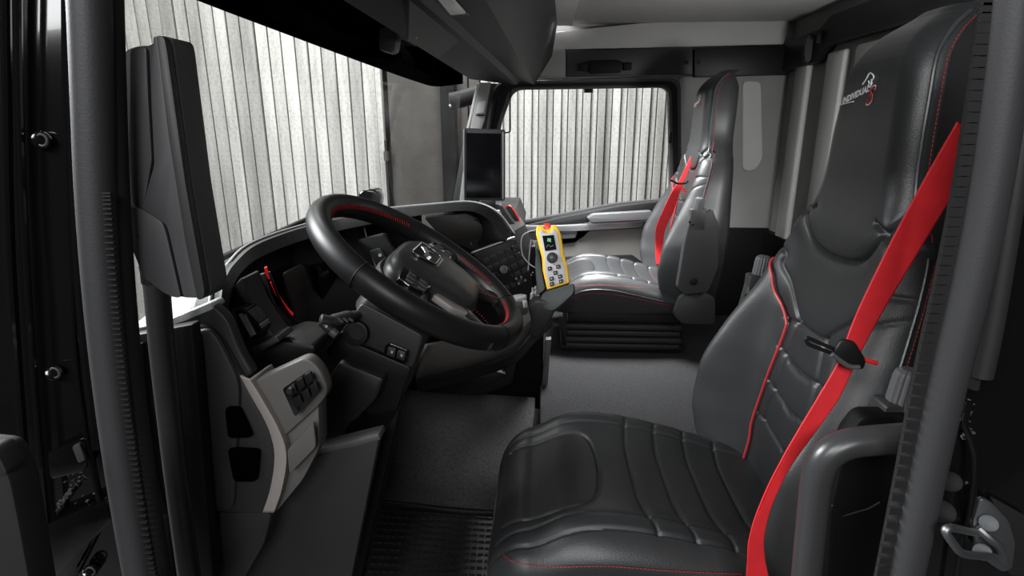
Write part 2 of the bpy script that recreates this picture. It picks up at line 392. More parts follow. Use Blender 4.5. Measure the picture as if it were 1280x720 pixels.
# ================================================================ PASSENGER DOOR
dr = empty('door_1', (.25, 2.84, .3), 'passenger door seen from inside with grey lower panel', 'door', kind='structure'); del dr['category']
YD = 2.80
def rs(pts, n):
    P = [Vector(p) for p in pts]; P.append(P[0]); L_ = [0]
    for i in range(1, len(P)): L_.append(L_[-1]+(P[i]-P[i-1]).length)
    out = []; i = 1
    for k_ in range(n):
        s = L_[-1]*k_/n
        while L_[i] < s: i += 1
        t = (s-L_[i-1])/max(1e-9, L_[i]-L_[i-1]); out.append(P[i-1].lerp(P[i], t))
    return out
inn = A([(642, 112), (836, 109), (838, 248), (770, 254), (700, 268), (650, 277), (594, 284), (606, 230), (628, 150)], Y=YD)
out = A([(622, 102), (851, 97), (852, 262), (770, 264), (700, 276), (650, 286), (575, 292), (590, 230), (612, 150)], Y=YD)
def corner_ring(name, o_, i_, ext, m, parent, **k):
    O = []; I = []
    for a_, b_ in zip(o_, i_): O.append(a_); I.append(b_)
    O = rnd(O, .05, 5); I = rnd(I, .045, 5); return ring_prism(name, O, I, ext, m, parent, **k)
corner_ring('window_frame', out, inn, (0, .04, 0), 'seal', dr)
mid_ = [o_.lerp(i_, .35)+Vector((0, -.004, 0)) for o_, i_ in zip(out, inn)]; mid2 = [o_.lerp(i_, .75)+Vector((0, -.004, 0)) for o_, i_ in zip(out, inn)]
corner_ring('window_seal', mid_, mid2, (0, -.012, 0), 'black', dr)
prism('window_pane', [p+Vector((0, .02, 0)) for p in out], (0, .004, 0), 'glass', dr, bevel=0)
prism('sill_panel', A([(575, 292), (650, 282), (700, 270), (770, 256), (838, 248), (838, 268), (740, 275), (650, 290), (575, 300)], Y=YD-.01), (0, -.05, 0), 'plastic_dark', dr, bevel=.006)
prism('door_card', A([(640, 284), (808, 276), (808, 400), (640, 400)], Y=YD), (0, -.03, 0), 'door_panel', dr, bevel=.006)
prism('door_edge', A([(808, 262), (850, 262), (850, 420), (808, 420)], Y=YD), (0, .03, 0), 'black', dr, bevel=.004)
prism('armrest', rnd(A([(732, 270), (740, 265), (812, 261), (812, 273), (738, 277)], Y=YD-.03), .01), (0, -.06, 0), 'plastic_mid', dr, bevel=.008, seg=3)
prism('silver_strip', rnd(A([(640, 281), (700, 280), (804, 275), (800, 283), (715, 288), (640, 289)], Y=YD-.035), .008), (0, -.03, 0), 'silver_trim', dr, bevel=.005)
prism('handle_recess', rnd(A([(690, 290), (738, 287), (730, 295), (718, 303), (690, 306)], Y=YD-.03), .01), (0, -.004, 0), 'hole', dr, bevel=.001)
prism('door_pull', rnd(A([(700, 289), (722, 288), (719, 297), (700, 298)], Y=YD-.035), .01), (0, -.02, 0), 'plastic_mid', dr, bevel=.004)
prism('door_pocket', rnd(A([(660, 322), (790, 318), (806, 330), (806, 380), (660, 380)], Y=YD-.031), .01), (0, -.006, 0), 'plastic_dark', dr, bevel=.004)
prism('window_clip', A([(730, 111), (741, 111), (741, 116), (730, 116)], Y=YD-.01), (0, -.006, 0), 'black', dr, bevel=.001)
box('lock_pin', at(838, 172, Y=YD-.02), (.012, .012, .05), 'black', dr, bevel=.003)
# A pillar on the far side
pl = empty('trim_5', at(600, 200, Y=2.78), 'far windshield pillar with pale trim panels', 'trim', kind='structure'); del pl['category']
prism('pillar_cover', A([(600, 104), (626, 104), (628, 150), (598, 290), (560, 290), (575, 200)], Y=2.79), (0, .04, 0), 'plastic', pl, bevel=.004)
prism('pillar_light_trim', A([(600, 103), (614, 103), (606, 150), (594, 185), (585, 255), (574, 255), (582, 190), (590, 150)], Y=2.785), (0, -.01, 0), 'side_trim', pl, bevel=.003)
prism('speaker_cover', rnd(A([(598, 127), (608, 126), (605, 141), (595, 142)], Y=2.775), .005), (0, -.008, 0), 'light_grey', pl, bevel=.002)
prism('trim_slot', rnd(A([(595, 143), (607, 143), (606, 145), (595, 145)], Y=2.77), .003), (0, -.006, 0), 'black', pl, bevel=.001)
prism('outer_edge', A([(596, 104), (599, 104), (587, 160), (572, 256), (567, 256), (582, 165)], Y=2.80), (0, .02, 0), 'light_grey', pl, bevel=.001)
tube('door_seal', smooth_path([at(632, 104, Y=2.78), at(622, 112, Y=2.78), at(616, 135, Y=2.78), at(606, 200, Y=2.78), at(596, 262, Y=2.78)], 5), .02, 'black', pl, flat=((1, 0, 0), .8, 1))
# windshield and tinted band
wsX = -.56
ws = empty('window_1', (wsX, 1.75, .95), 'curved windshield in front of the dashboard', 'window', kind='structure'); del ws['category']
rows = []
for z in (.84, 1.2, 1.44, 1.62):
    rows.append([Vector((x_+(z-1.2)*.06, y_, z)) for x_, y_ in ((-.50, .64), (-.58, .80), (-.62, 1.1), (-.63, 1.75), (-.62, 2.3), (-.55, 2.68), (-.42, 2.86))])
strip('glass_pane', rows, 'glass', ws, thick=.005)
rows = []
for z, e in ((1.428, 0), (1.52, 0), (1.64, 0)):
    rows.append(smooth_path([Vector((x_, y_, z+dz*(1 if z < 1.5 else 0))) for x_, y_, dz in ((-.46, .60, 0), (-.50, .80, 0), (-.51, 1.2, 0), (-.515, 1.8, 0), (-.51, 2.4, .0), (-.48, 2.66, .0), (-.38, 2.78, .02))], 4))
sv = strip('sun_visor', rows, 'tinted', thick=.004); tag(sv, 'dark tinted sun visor band across the top of the windshield', 'sun visor')
# ================================================================ OVERHEAD CONSOLE
hc = empty('overhead_console', (-.15, 1.75, 1.45), 'dark overhead console above the windshield', 'overhead console')
def prof(y):
    t = (2.76-y)/(2.76-1.6)
    def lp(a, b): return a.lerp(b, t)
    F_ = [at(588, 99, Y=2.76), at(640, 106, Y=2.76), at(646, 106, Y=2.76), at(650, 101, Y=2.76), at(668, 106, Y=2.76), at(690, 70, Y=2.76), at(697, 0, Y=2.76), at(588, 40, Y=2.76)]
    G_ = [Vector((-.36, 1.6, 1.472)), at(512, 0, Y=1.6), at(524, 0, Y=1.6), at(534, -8, Y=1.6), at(606, -2, Y=1.6), at(672, -60, Y=1.6), at(690, -130, Y=1.6), Vector((-.36, 1.6, 1.66))]
    o_ = []
    for a_, g_ in zip(F_, G_):
        q = lp(a_, g_); o_.append(Vector((q.x, y, min(q.z, 1.69))))
    return o_
ys = [2.76, 2.4, 2.0, 1.6, 1.2, .8]
box('roof_cover', (-.26, 1.75, 1.70), (.76, 2.1, .012), 'headliner', hc, bevel=.002)
loft('console_body', [prof(y) for y in ys], 'plastic', hc, bevel=0, angle=28)
prism('console_end_fin', A([(668, 106), (690, 70), (699, 0), (676, 0), (668, 50)], Y=2.765), (0, -.03, 0), 'plastic_dark', hc, bevel=.008)
rl = empty('reading_lamp', at(565, 8, Z=1.52), 'rectangular clear reading lamp in the overhead console', 'lamp')
n_ = Vector((0, -.25, -1)).normalized()
prism('lamp_bezel', A([(536, -8), (566, -8), (588, 17), (562, 19)], Z=1.53), (0, 0, -.006), 'plastic_dark', rl, bevel=.002)
prism('lamp_lens', A([(547, -4), (566, -4), (582, 14), (563, 16)], Z=1.524), (0, 0, -.006), 'lens', rl, bevel=.002)
cyl('console_button', at(597, 59, Y=2.2), at(597, 59, Y=2.2)+Vector((.008, -.012, -.006)), .008, 'chrome', hc, n=12)
# small camera box and its bracket
cb = empty('camera_box', at(492, 40, Y=1.9), 'small grey camera box hanging at the windshield top', 'camera')
bx0 = A([(480, 39), (491, 37), (489, 64), (480, 66)], Y=1.9); bx1 = A([(491, 37), (503, 44), (498, 68), (489, 66)], Y=1.9)
prism('box_body', A([(480, 39), (491, 38), (503, 44), (499, 66), (493, 69), (480, 65)], Y=1.72), (0, -.05, 0), 'plastic_mid', cb, bevel=.004)
tube('bracket_arm', [at(503, 46, Y=1.71), at(512, 50, Y=1.71), at(520, 55, Y=1.71)], .006, 'plastic_mid', cb)
cyl('bracket_screw', at(516, 52, Y=1.69), at(519, 46, Y=1.69), .006, 'chrome', cb, n=10)
cyl('bracket_screw', at(508, 50, Y=1.69), at(511, 47, Y=1.69), .005, 'steel', cb, n=10)

# ================================================================ DASHBOARD
db = empty('dashboard', (-.45, 1.2, .6), 'black wraparound dashboard with padded brow', 'dashboard')
Opx = [((264, 392), 'Y', .74), ((268, 360), 'Y', .78), ((285, 333), 'Y', .90), ((320, 303), 'Z', 1.04), ((400, 277), 'Z', 1.04), ((480, 262), 'Z', 1.04), ((540, 256), 'Z', 1.04), ((590, 253), 'Z', 1.04), ((622, 265), 'Y', 1.66), ((644, 293), 'Y', 1.62)]
Ipx = [((284, 402), 'Y', .73), ((288, 368), 'Y', .77), ((304, 338), 'Y', .87), ((335, 317), 'Y', 1.00), ((400, 294), 'Y', 1.18), ((480, 277), 'Y', 1.38), ((540, 267), 'Y', 1.46), ((588, 264), 'Y', 1.52), ((612, 276), 'Y', 1.58), ((632, 301), 'Y', 1.57)]
g = lambda L_: smooth_path([at(*p, **{k_: v_}) for p, k_, v_ in L_], 6)
O = g(Opx); I = g(Ipx)
Mi = [a.lerp(b_, .5)+Vector((.004, 0, .012)) for a, b_ in zip(O, I)]
I2 = [p+Vector((-.05, .01, -.006)) for p in I]
strip('brow', [O, Mi, I, I2], 'dash_pad', db, thick=.008)
tube('brow_highlight', [p+Vector((-.002, 0, .002)) for p in O], .0028, 'pale_edge', db, n=8)  # highlight along the dark brow, painted as a thin pale tube
W_ = []
for i, p in enumerate(O):
    W_.append(p+Vector((-.05, .02, -.012)))
strip('fascia_back', [I2[:38], [Vector((p.x-.01, p.y+.02, .80)) for p in I2[:38]]], 'black', db, thick=.004)
W_[0] = at(161, 412, Y=.72)
for i in range(1, 18):
    q = at(161+(320-161)*i/18, 412-(412-302)*(i/18)**.92, Y=.72+(1.1-.72)*i/18); W_[i] = q
for i in range(18, 40):
    W_[i] = W_[i]+(W_[17]-O[17]-(W_[i]-O[i]))*max(0, 1-(i-17)/22)
O_in = [p.copy() for p in O]
strip('dash_top_lit', [W_, [a.lerp(b_, .5)+Vector((0, 0, .001)) for a, b_ in zip(W_, O_in)], O_in], 'dash_top_lit', db, thick=.01)
# near top shoulder below the ledge
prism('near_shoulder', rnd(A([(160, 412), (205, 402), (262, 378), (284, 398), (300, 440), (318, 470), (300, 476), (286, 448), (268, 420), (162, 442)], Y=.685), .012), (0, .018, 0), 'plastic', db, bevel=.007, seg=3)
prism('ledge_top', rnd(A([(160, 412), (205, 402), (262, 378), (268, 386), (230, 402), (162, 424)], Y=.684), .006), (0, .03, 0), 'dash_top_lit', db, bevel=.004, seg=3)
# near end panel
prism('end_panel', rnd(A([(160, 425), (255, 405), (276, 425), (300, 468), (338, 540), (346, 580), (338, 645), (250, 640), (186, 640)], Y=.675), .02), (0, .03, 0), 'plastic', db, bevel=.006)
prism('end_panel_frame', rnd(A([(214, 421), (262, 410), (276, 430), (300, 480), (298, 520), (292, 640), (232, 640)], Y=.669), .02), (0, .01, 0), 'plastic', db, bevel=.006)
prism('speaker_slot', rnd(A([(283, 507), (300, 506), (318, 545), (287, 546)], Y=.671), .008), (0, -.005, 0), 'hole', db, bevel=.001)
prism('speaker_slot', rnd(A([(286, 558), (326, 560), (323, 600), (294, 600)], Y=.671), .008), (0, -.005, 0), 'hole', db, bevel=.001)
prism('lower_end_panel', rnd(A([(238, 640), (340, 642), (330, 680), (296, 740), (240, 740)], Y=.68), .01), (0, .03, 0), 'plastic', db, bevel=.004)
# grey trim strip
L1 = smooth_path(A([(300, 470), (312, 492), (335, 535), (343, 570), (338, 610), (328, 641)], Y=.664), 5)
L2 = smooth_path(A([(312, 474), (326, 496), (350, 540), (358, 572), (352, 612), (342, 641)], Y=.664), 5)
strip('trim_strip', [L1, L2, [p+Vector((.006, .05, 0)) for p in L2]], 'trim_beige', db, thick=.006)
# near pod: grey switch panel
prism('switch_pod', rnd(A([(314, 478), (383, 446), (400, 462), (411, 490), (398, 508), (340, 560), (333, 520)], Y=.672), .012), (0, .022, 0), 'plastic_beige', db, bevel=.006, seg=3)
prism('lower_pod', rnd(A([(340, 548), (398, 500), (399, 560), (378, 600), (345, 640), (356, 600), (357, 566)], Y=.677), .008), (0, .03, 0), 'plastic_beige', db, bevel=.006)
prism('pod_flap', rnd(A([(361, 560), (394, 524), (397, 556), (364, 590)], Y=.668), .006), (0, -.006, 0), 'plastic_beige', db, bevel=.003)
sp_ = prism('switch_panel', rnd(A([(355, 484), (387, 462), (401, 486), (371, 519)], Y=.664), .004), (0, -.006, 0), 'gloss_black', db, bevel=.002)
for i, (cx, cy2) in enumerate(((366, 486), (376, 478), (386, 471), (373, 500), (383, 492), (393, 484))):
    prism('switch', rnd(A([(cx-5, cy2-3), (cx+3, cy2-8), (cx+7, cy2+3), (cx-1, cy2+9)], Y=.657), .002), (0, -.004, 0), 'plastic_dark', sp_, bevel=.001)
cyl('knob', at(364, 487, Y=.652), at(364, 487, Y=.652)+Vector((0, -.006, 0)), .004, 'chrome', sp_, n=14)
# vent pod near end
prism('vent_panel', rnd(A([(284, 402), (289, 362), (303, 345), (308, 362), (318, 386), (336, 412), (352, 432), (345, 442), (318, 456), (300, 440)], Y=.80), .008), (0, .05, 0), 'plastic', db, bevel=.005)
av = ring_prism('air_vent', rs(rnd(A([(288, 385), (304, 383), (327, 408), (326, 422), (312, 424), (296, 410)], Y=.775), .018), 30), rs(rnd(A([(292, 388), (303, 387), (323, 410), (322, 418), (313, 420), (300, 407)], Y=.775), .014), 30), (0, .03, 0), 'gloss_black', db)
for i in range(4):
    a_ = at(299+i*5, 389+i*1.0, Y=.785); b_ = at(316+i*3, 419-i*1.5, Y=.785); tube('vent_slat', [a_+Vector((0, -.008, 0)), b_+Vector((0, -.008, 0))], .0022 if i != 1 else .0032, 'pale_edge' if i in (1, 2) else 'plastic_dark', av, n=6)
prism('small_ledge', rnd(A([(312, 436), (345, 421), (350, 427), (318, 443)], Y=.765), .003), (0, .05, 0), 'plastic', db, bevel=.003)
prism('lower_fascia', rnd(A([(303, 446), (352, 426), (395, 432), (392, 446), (376, 449), (318, 478)], Y=.79), .01), (0, .10, 0), 'plastic_dark', db, bevel=.006)
# main body behind
body_pts = [(-.56, .84), (-.36, .84), (-.42, .95), (-.455, 1.1), (-.43, 1.3), (-.34, 1.5), (-.20, 1.66), (-.05, 1.74), (.0, 1.95), (-.05, 2.3), (-.05, 2.74), (-.20, 2.74), (-.30, 1.9), (-.52, 1.3)]
def ring_z(z, dx): return [Vector((x_+(dx if x_ > -.5 else 0), y_, z)) for x_, y_ in body_pts]
loft('dash_body', [ring_z(.60, -.10), ring_z(.70, -.05), ring_z(.86, -.03), ring_z(.93, -.06)], 'plastic_dark', db, angle=40)
prism('cluster_back', [(-.50, .80, .78), (-.52, 1.40, .78), (-.60, 1.45, 1.03), (-.585, .86, 1.02)], (-.01, 0, 0), 'black', db, bevel=0)
# instrument cluster
ic = prism('instrument_cluster', rnd(A([(338, 345), (384, 330), (445, 340), (452, 420), (400, 432), (375, 420)], X=-.50), .03), (-.02, 0, 0), 'plastic_dark', db, bevel=.005, label='instrument cluster with a red gauge arc')
for q_, rr in (((328, 342, 350, 395, 398, 436), .004), ((336, 340, 361, 392, 408, 430), .0025)):
    tube('bezel_ring', smooth_path([at(q_[0], q_[1], X=-.47), at(q_[2], q_[3], X=-.46), at(q_[4], q_[5], X=-.44)], 8), rr, 'plastic_mid', ic, n=8)
prism('dial_face', rnd(A([(350, 342), (376, 328), (384, 362), (384, 400), (372, 412), (360, 380)], X=-.485), .02), (.006, 0, 0), 'plastic', ic, bevel=.002)
tube('gauge_arc', smooth_path([at(332, 334, X=-.475), at(334, 342, X=-.475), at(337, 347, X=-.475)], 4), .0045, 'gauge_red', ic, n=8, flat=((1, 0, 0), .4, 1))
tube('gauge_arc', smooth_path([at(339, 352, X=-.475), at(348, 370, X=-.475), at(358, 385, X=-.475), at(366, 393, X=-.475)], 6), .004, 'gauge_red', ic, n=8, flat=((1, 0, 0), .4, 1))
prism('cluster_display', rnd(A([(392, 330), (440, 322), (452, 380), (404, 396)], X=-.49), .01), (.006, 0, 0), 'screen', ic, bevel=.002)
prism('centre_switch_panel', rnd(A([(445, 300), (480, 292), (500, 330), (470, 345)], Y=1.30), .01), (0, .02, 0), 'plastic_dark', ic, bevel=.002)
prism('button_block', rnd(A([(462, 313), (476, 309), (484, 324), (470, 330)], Y=1.29), .004), (0, -.006, 0), 'plastic', ic, bevel=.002)
cyl('button_dot', at(475, 319, Y=1.283), at(475, 319, Y=1.28), .004, 'steel', ic, n=12)
tube('trim_line', [at(455, 285, Y=1.33), at(470, 335, Y=1.28)], .002, 'plastic_mid', ic, n=6)
# centre screens
def dp(px, py):  # centre stack plane turned towards the driver
    return at(px, py, Y=1.50+.22*(px-570)/75)
cs = prism('centre_display', rnd([dp(530, 272), dp(590, 266), dp(622, 280), dp(643, 298), dp(602, 316), dp(555, 300)], .012), (-.01, .03, 0), 'plastic_dark', db, bevel=.004)
prism('display_glass', rnd([dp(578, 276), dp(606, 272), dp(632, 295), dp(600, 309)], .006), (.002, -.005, 0), 'screen', cs, bevel=.001)
tube('edge_line', [dp(571, 270)+Vector((0, -.006, 0)), dp(590, 306)+Vector((0, -.006, 0))], .0013, 'steel', cs, n=6)
tube('silver_strip', [dp(590, 315)+Vector((0, -.008, 0)), dp(615, 306)+Vector((0, -.008, 0)), dp(643, 296)+Vector((0, -.008, 0))], .0035, 'silver_trim', cs, n=8)
for i in range(6): prism('display_mark', [dp(616+i*1.9, 296-i*.4), dp(617.2+i*1.9, 295.6-i*.4), dp(617.8+i*1.9, 297.4-i*.4), dp(616.6+i*1.9, 297.8-i*.4)], (.001, -.007, 0), 'plastic_mid', cs, bevel=0)
prism('display_mark', [dp(599, 282.5), dp(605, 280.5), dp(605.5, 281.5), dp(599.5, 283.5)], (.001, -.007, 0), 'light_grey', cs, bevel=0)
ru = prism('radio_unit', rnd([dp(592, 318), dp(644, 298), dp(662, 335), dp(668, 372), dp(640, 378), dp(612, 345)], .008), (-.01, .04, 0), 'brown_panel', db, bevel=.004, label='brown-black radio and climate panel')
for r_ in range(5):
    for c_ in range(5):
        cx = 603+c_*9+r_*4.0; cy2 = 324-c_*4.0+r_*9.5
        if cx < 655 and not (r_ == 3 and c_ in (1,)): prism('button', rnd([dp(cx, cy2), dp(cx+7, cy2-3), dp(cx+9.5, cy2+2.5), dp(cx+2.5, cy2+5.5)], .002), (.001, -.006, 0), 'plastic', ru, bevel=.001)
cyl('rotary_knob', dp(628, 336)+Vector((0, -.004, 0)), dp(628, 336)+Vector((.006, -.022, .004)), .011, 'plastic_mid', ru, n=20, bevel=.002)
ring = smooth_path([dp(628, 336)+Vector((.005, -.02, .003))+Vector((.011*math.cos(q), 0, .011*math.sin(q))) for q in np.linspace(0, 2*math.pi, 9)[:-1]], 3, True)
tube('knob_ring', ring, .0012, 'steel', ru, n=6, closed=True)
for a_, b_ in ((641, 307), (643, 312), (666, 340), (664, 343)): cyl('indicator', dp(a_, b_)+Vector((0, -.004, 0)), dp(a_, b_)+Vector((0, -.007, 0)), .0022, 'light_grey', ru, n=8)
for a_, b_ in ((645, 348), (651, 346), (648, 354), (656, 350)): cyl('toggle', dp(a_, b_)+Vector((0, -.002, 0)), dp(a_, b_)+Vector((.002, -.018, .004)), .004, 'plastic_mid', ru, n=10)
# far vents behind the cowl
fv = prism('vent_block', rnd(A([(600, 252), (626, 256), (650, 290), (652, 312), (636, 300)], Y=1.95), .01), (0, .08, 0), 'plastic_dark', db, bevel=.004)
for a_, b_, r_ in ((613, 261, .014), (621, 268, .013), (629, 277, .007)): 
    c_ = at(a_, b_, Y=1.94); rg = [c_+Vector((r_*math.cos(q), 0, r_*math.sin(q))) for q in np.linspace(0, 2*math.pi, 17)[:-1]]
    tube('chrome_ring', rg, .0035, 'silver_trim', fv, closed=True, n=8)
ax_o = A([(632, 260), (641, 257), (650, 276), (649, 283), (638, 286)], Y=2.0)
au = prism('control_box', rnd(A([(630, 259), (638, 257), (648, 272), (650, 280), (645, 285), (636, 284)], Y=2.02), .012), (0, .06, 0), 'plastic_dark', db, bevel=.005, label='small control box with thin red outline')
prism('control_body_side', rnd(A([(621, 258), (632, 258), (638, 284), (632, 288)], Y=2.05), .01), (0, .05, 0), 'black', au, bevel=.004)
tube('red_outline', smooth_path(A([(632, 259), (639, 258.5), (648, 273), (649, 279), (643, 281), (638, 281), (634, 270)], Y=2.012), 4, True), .0022, 'gauge_red', au, n=6, closed=True)
# lower centre stack, beige sweep and knee pad
bsw = smooth_path([at(516, 467, Y=1.15), at(560, 459, Y=1.25), at(600, 449, Y=1.35), at(640, 434, Y=1.42), at(665, 408, Y=1.45), at(688, 388, Y=1.48)], 5)
bst = smooth_path([at(530, 430, Y=1.15), at(562, 425, Y=1.25), at(600, 424, Y=1.35), at(632, 416, Y=1.42), at(650, 396, Y=1.45), at(672, 376, Y=1.48)], 5)
lc = empty('lower_console', at(600, 440, Y=1.3), 'lower dash console with beige curved band under the steering wheel', 'console')
strip('beige_band', [bst, [a.lerp(b_, .5)+Vector((.0, -.012, 0)) for a, b_ in zip(bst, bsw)], bsw], 'plastic_beige', lc, thick=.015)
kn = [p+Vector((0, .01, -.002)) for p in bsw]
strip('black_lower_edge', [kn, [p+Vector((0, -.004, -.018)) for p in kn], [p+Vector((0, .02, -.05)) for p in kn]], 'plastic_dark', lc, thick=.01)
prism('console_core', rnd(A([(540, 470), (600, 455), (650, 430), (640, 480), (600, 495), (530, 490)], Y=1.55), .01), (0, .15, 0), 'plastic_dark', lc, bevel=.01)
prism('tray_lid', rnd(A([(552, 480), (612, 462), (634, 468), (600, 486)], Y=1.5), .01), (0, .04, 0), 'plastic_dark', lc, bevel=.006)
prism('knee_pad', rnd(A([(659, 384), (672, 374), (691, 378), (697, 382), (690, 398), (672, 424), (662, 420), (664, 400)], Y=1.42), .012), (0, .10, 0), 'plastic', lc, bevel=.010, seg=3)
# ================================================================ STEERING
Cw = Vector((-.2236, 1.018, .9993)); AT = .585; RW = .2027
ta = Vector((math.cos(AT), 0, -math.sin(AT))); na = Vector((math.sin(AT), 0, math.cos(AT)))
def LW(a, b_, c=0): return Cw+Vector((0, 1, 0))*a-ta*b_+na*c   # a right, b up on the wheel, c towards the driver
st = empty('steering_wheel', Cw, 'black leather steering wheel with red stitching', 'steering wheel')
circ = [LW(RW*math.sin(q), RW*math.cos(q)) for q in np.linspace(0, 2*math.pi, 97)[:-1]]
v, f = [], []; n = 18
for i, p in enumerate(circ):
    q = 2*math.pi*i/96; rad = (p-Cw).normalized()
    for j in range(n):
        s = 2*math.pi*j/n; v.append(p+rad*(math.cos(s)*.0195)+na*(math.sin(s)*.0235))
for i in range(96):
    for j in range(n): f.append((i*n+j, i*n+(j+1) % n, ((i+1) % 96)*n+(j+1) % n, ((i+1) % 96)*n+j))
mesh('rim', v, f, 'wheel_leather', st)

def ringat(q, name='rim_seam'):
    p = LW(RW*math.sin(q), RW*math.cos(q)); rad = (p-Cw).normalized()
    c = [p+rad*(math.cos(s)*.0197)+na*(math.sin(s)*.0237) for s in np.linspace(0, 2*math.pi, 25)[:-1]]
    tube(name, c, .0009, 'black', st, closed=True, n=5)
for q in (math.radians(-72), math.radians(72), math.radians(152), math.radians(208)): ringat(q)
def arcst(q0, q1, name='rim_stitching', rr=RW-.0185, c=.008):
    P_ = [LW(rr*math.sin(q), rr*math.cos(q), c) for q in np.linspace(q0, q1, 60)]
    o = MB()
    L_ = int(abs(q1-q0)*rr/.0055)
    for i in range(L_):
        q = q0+(q1-q0)*i/L_; q2 = q+.018*(1 if q1 > q0 else -1)
        o.add(*tube_vf([LW((rr+.001)*math.sin(q), (rr+.001)*math.cos(q), c+.006), LW((rr-.0012)*math.sin(q2), (rr-.0012)*math.cos(q2), c-.001)], .0008, 4))
    o.build(name, 'red_thread', st, kind='stuff', fix=False, angle=0)
arcst(math.radians(-66), math.radians(66)); arcst(math.radians(156), math.radians(204))
# hub
def superring(hwid, b0, b1, c, cb=0, p=3.2, n_=48, taper=0):
    out = []
    for s in np.linspace(0, 2*math.pi, n_+1)[:-1]:
        ca, sb = math.cos(s), math.sin(s)
        x_ = math.copysign(abs(ca)**(2/p), ca); y_ = math.copysign(abs(sb)**(2/p), sb)
        yy = (b0+b1)/2+y_*(b1-b0)/2
        out.append(LW(x_*hwid*(1-taper*(-y_)*.5-(taper*.25 if y_ < 0 else 0)), yy, c))
    return out
loft('hub_pad', [superring(.096, -.118, .054, -.035, taper=.25), superring(.103, -.124, .060, -.006, taper=.25), superring(.099, -.118, .056, .012, taper=.25), superring(.088, -.102, .044, .0215, taper=.25), superring(.05, -.06, .020, .0265, taper=.25), superring(.02, -.035, .0, .028, taper=.25)], 'leather_smooth', st, angle=50)
loft('hub_base', [superring(.07, -.075, .055, -.07, p=2.6), superring(.098, -.09, .07, -.03, p=2.8), superring(.105, -.075, .066, -.018, p=2.8)], 'plastic', st, angle=50)
def poly_w(name, pts, c, th, m, bevel=.003, r=.006, parent=None, cfun=None):
    P_ = [LW(a, b_, c if cfun is None else cfun(a, b_)) for a, b_ in pts]
    return prism(name, rnd(P_, r) if r else P_, na*th, m, parent or st, bevel=bevel)
for s in (-1, 1):
    # side spoke
    rings = []
    for a_, hb, bc, ch, cc in ((.075, .034, -.012, .012, -.004), (.11, .030, -.012, .011, -.004), (.15, .026, -.016, .010, 0), (.178, .027, -.02, .011, 0), (.195, .034, -.02, .012, 0)):
        rings.append([LW(s*a_, bc+hb*math.copysign(abs(math.cos(q))**.7, math.cos(q)), cc+ch*math.copysign(abs(math.sin(q))**.7, math.sin(q))) for q in np.linspace(0, 2*math.pi, 21)[:-1]])
    loft('spoke', rings, 'leather_smooth', st, angle=50)
    bp_ = poly_w('button_panel', [(s*.086, .024), (s*.150, .016), (s*.156, -.006), (s*.146, -.030), (s*.100, -.036), (s*.088, -.02)], .004, .012, 'gloss_black')
    for i in range(3):
        for j in range(2):
            a0_ = .094+i*.018; b0_ = .010-j*.022-i*.002
            poly_w('button', [(s*a0_, b0_), (s*(a0_+.015), b0_-.001), (s*(a0_+.015), b0_-.016), (s*a0_, b0_-.016)], .015, .0035, 'plastic', bevel=.001, r=.002, parent=bp_)
    # lower spokes
    rings = []
    for t, hw_ in ((0, .030), (.3, .020), (.6, .017), (.85, .022), (1, .034)):
        ca = .060+(.118-.060)*t; cb_ = -.085+(-.172+.085)*t; cc = -.004
        rings.append([LW(s*ca+hw_*math.copysign(abs(math.cos(q))**.7, math.cos(q)), cb_, cc+.010*math.copysign(abs(math.sin(q))**.7, math.sin(q))) for q in np.linspace(0, 2*math.pi, 21)[:-1]])
    loft('lower_spoke', rings, 'leather_smooth', st, angle=50)
    poly_w('spoke_insert', [(s*.088, -.050), (s*.108, -.045), (s*.112, -.085), (s*.092, -.115), (s*.080, -.100)], -.004, .012, 'trim_beige')
    P_ = [LW(s*a_, b_, .007) for a_, b_ in ((.058, -.122), (.072, -.140), (.088, -.160))]
    stitches('spoke_stitching', smooth_path(P_, 6), 'red_thread', st, step=.006, ln=.006, r=.0008, side=(Vector((0, -s, 0)),))
    arcst(math.radians(s*105), math.radians(s*137))
poly_w('column_web', [(-.085, -.05), (.085, -.05), (.07, -.10), (.05, -.115), (-.05, -.115), (-.07, -.10)], -.02, .016, 'plastic')
# badge: black shield with chrome rim and a small silver cat emblem
shp = [(-.040, .028), (.040, .028), (.044, .013), (.030, -.018), (-.030, -.018), (-.044, .013)]
ringp = [LW(a, b_, .0265) for a, b_ in shp]
bd = prism('badge', rnd(ringp, .006), na*.004, 'gloss_black', st, bevel=0)
tube('badge_rim', rnd([p+na*.004 for p in ringp], .006), .0013, 'chrome', bd, closed=True, n=6)
cat = [(-.018, .030), (-.012, .036), (-.002, .037), (.006, .042), (.012, .046), (.014, .042), (.019, .041), (.017, .038), (.012, .036), (.013, .028), (.010, .028), (.008, .033), (-.002, .032), (-.006, .026), (-.009, .026), (-.008, .031), (-.014, .030), (-.016, .026), (-.019, .026)]
prism('emblem', [LW(a*1.35, (b_-.034)*1.35+.006, .0306) for a, b_ in cat], na*.0012, 'chrome', bd, bevel=0, angle=0)
prism('badge_bar', [LW(a*1.2, b_-.036, .0262) for a, b_ in ((-.026, .014), (.026, .014), (.024, .011), (-.024, .011))], na*.003, 'chrome', st, bevel=0)
cyl('hub_dot', LW(.045, -.075, .018), LW(.045, -.075, .0235), .0035, 'plastic_mid', st, n=12)
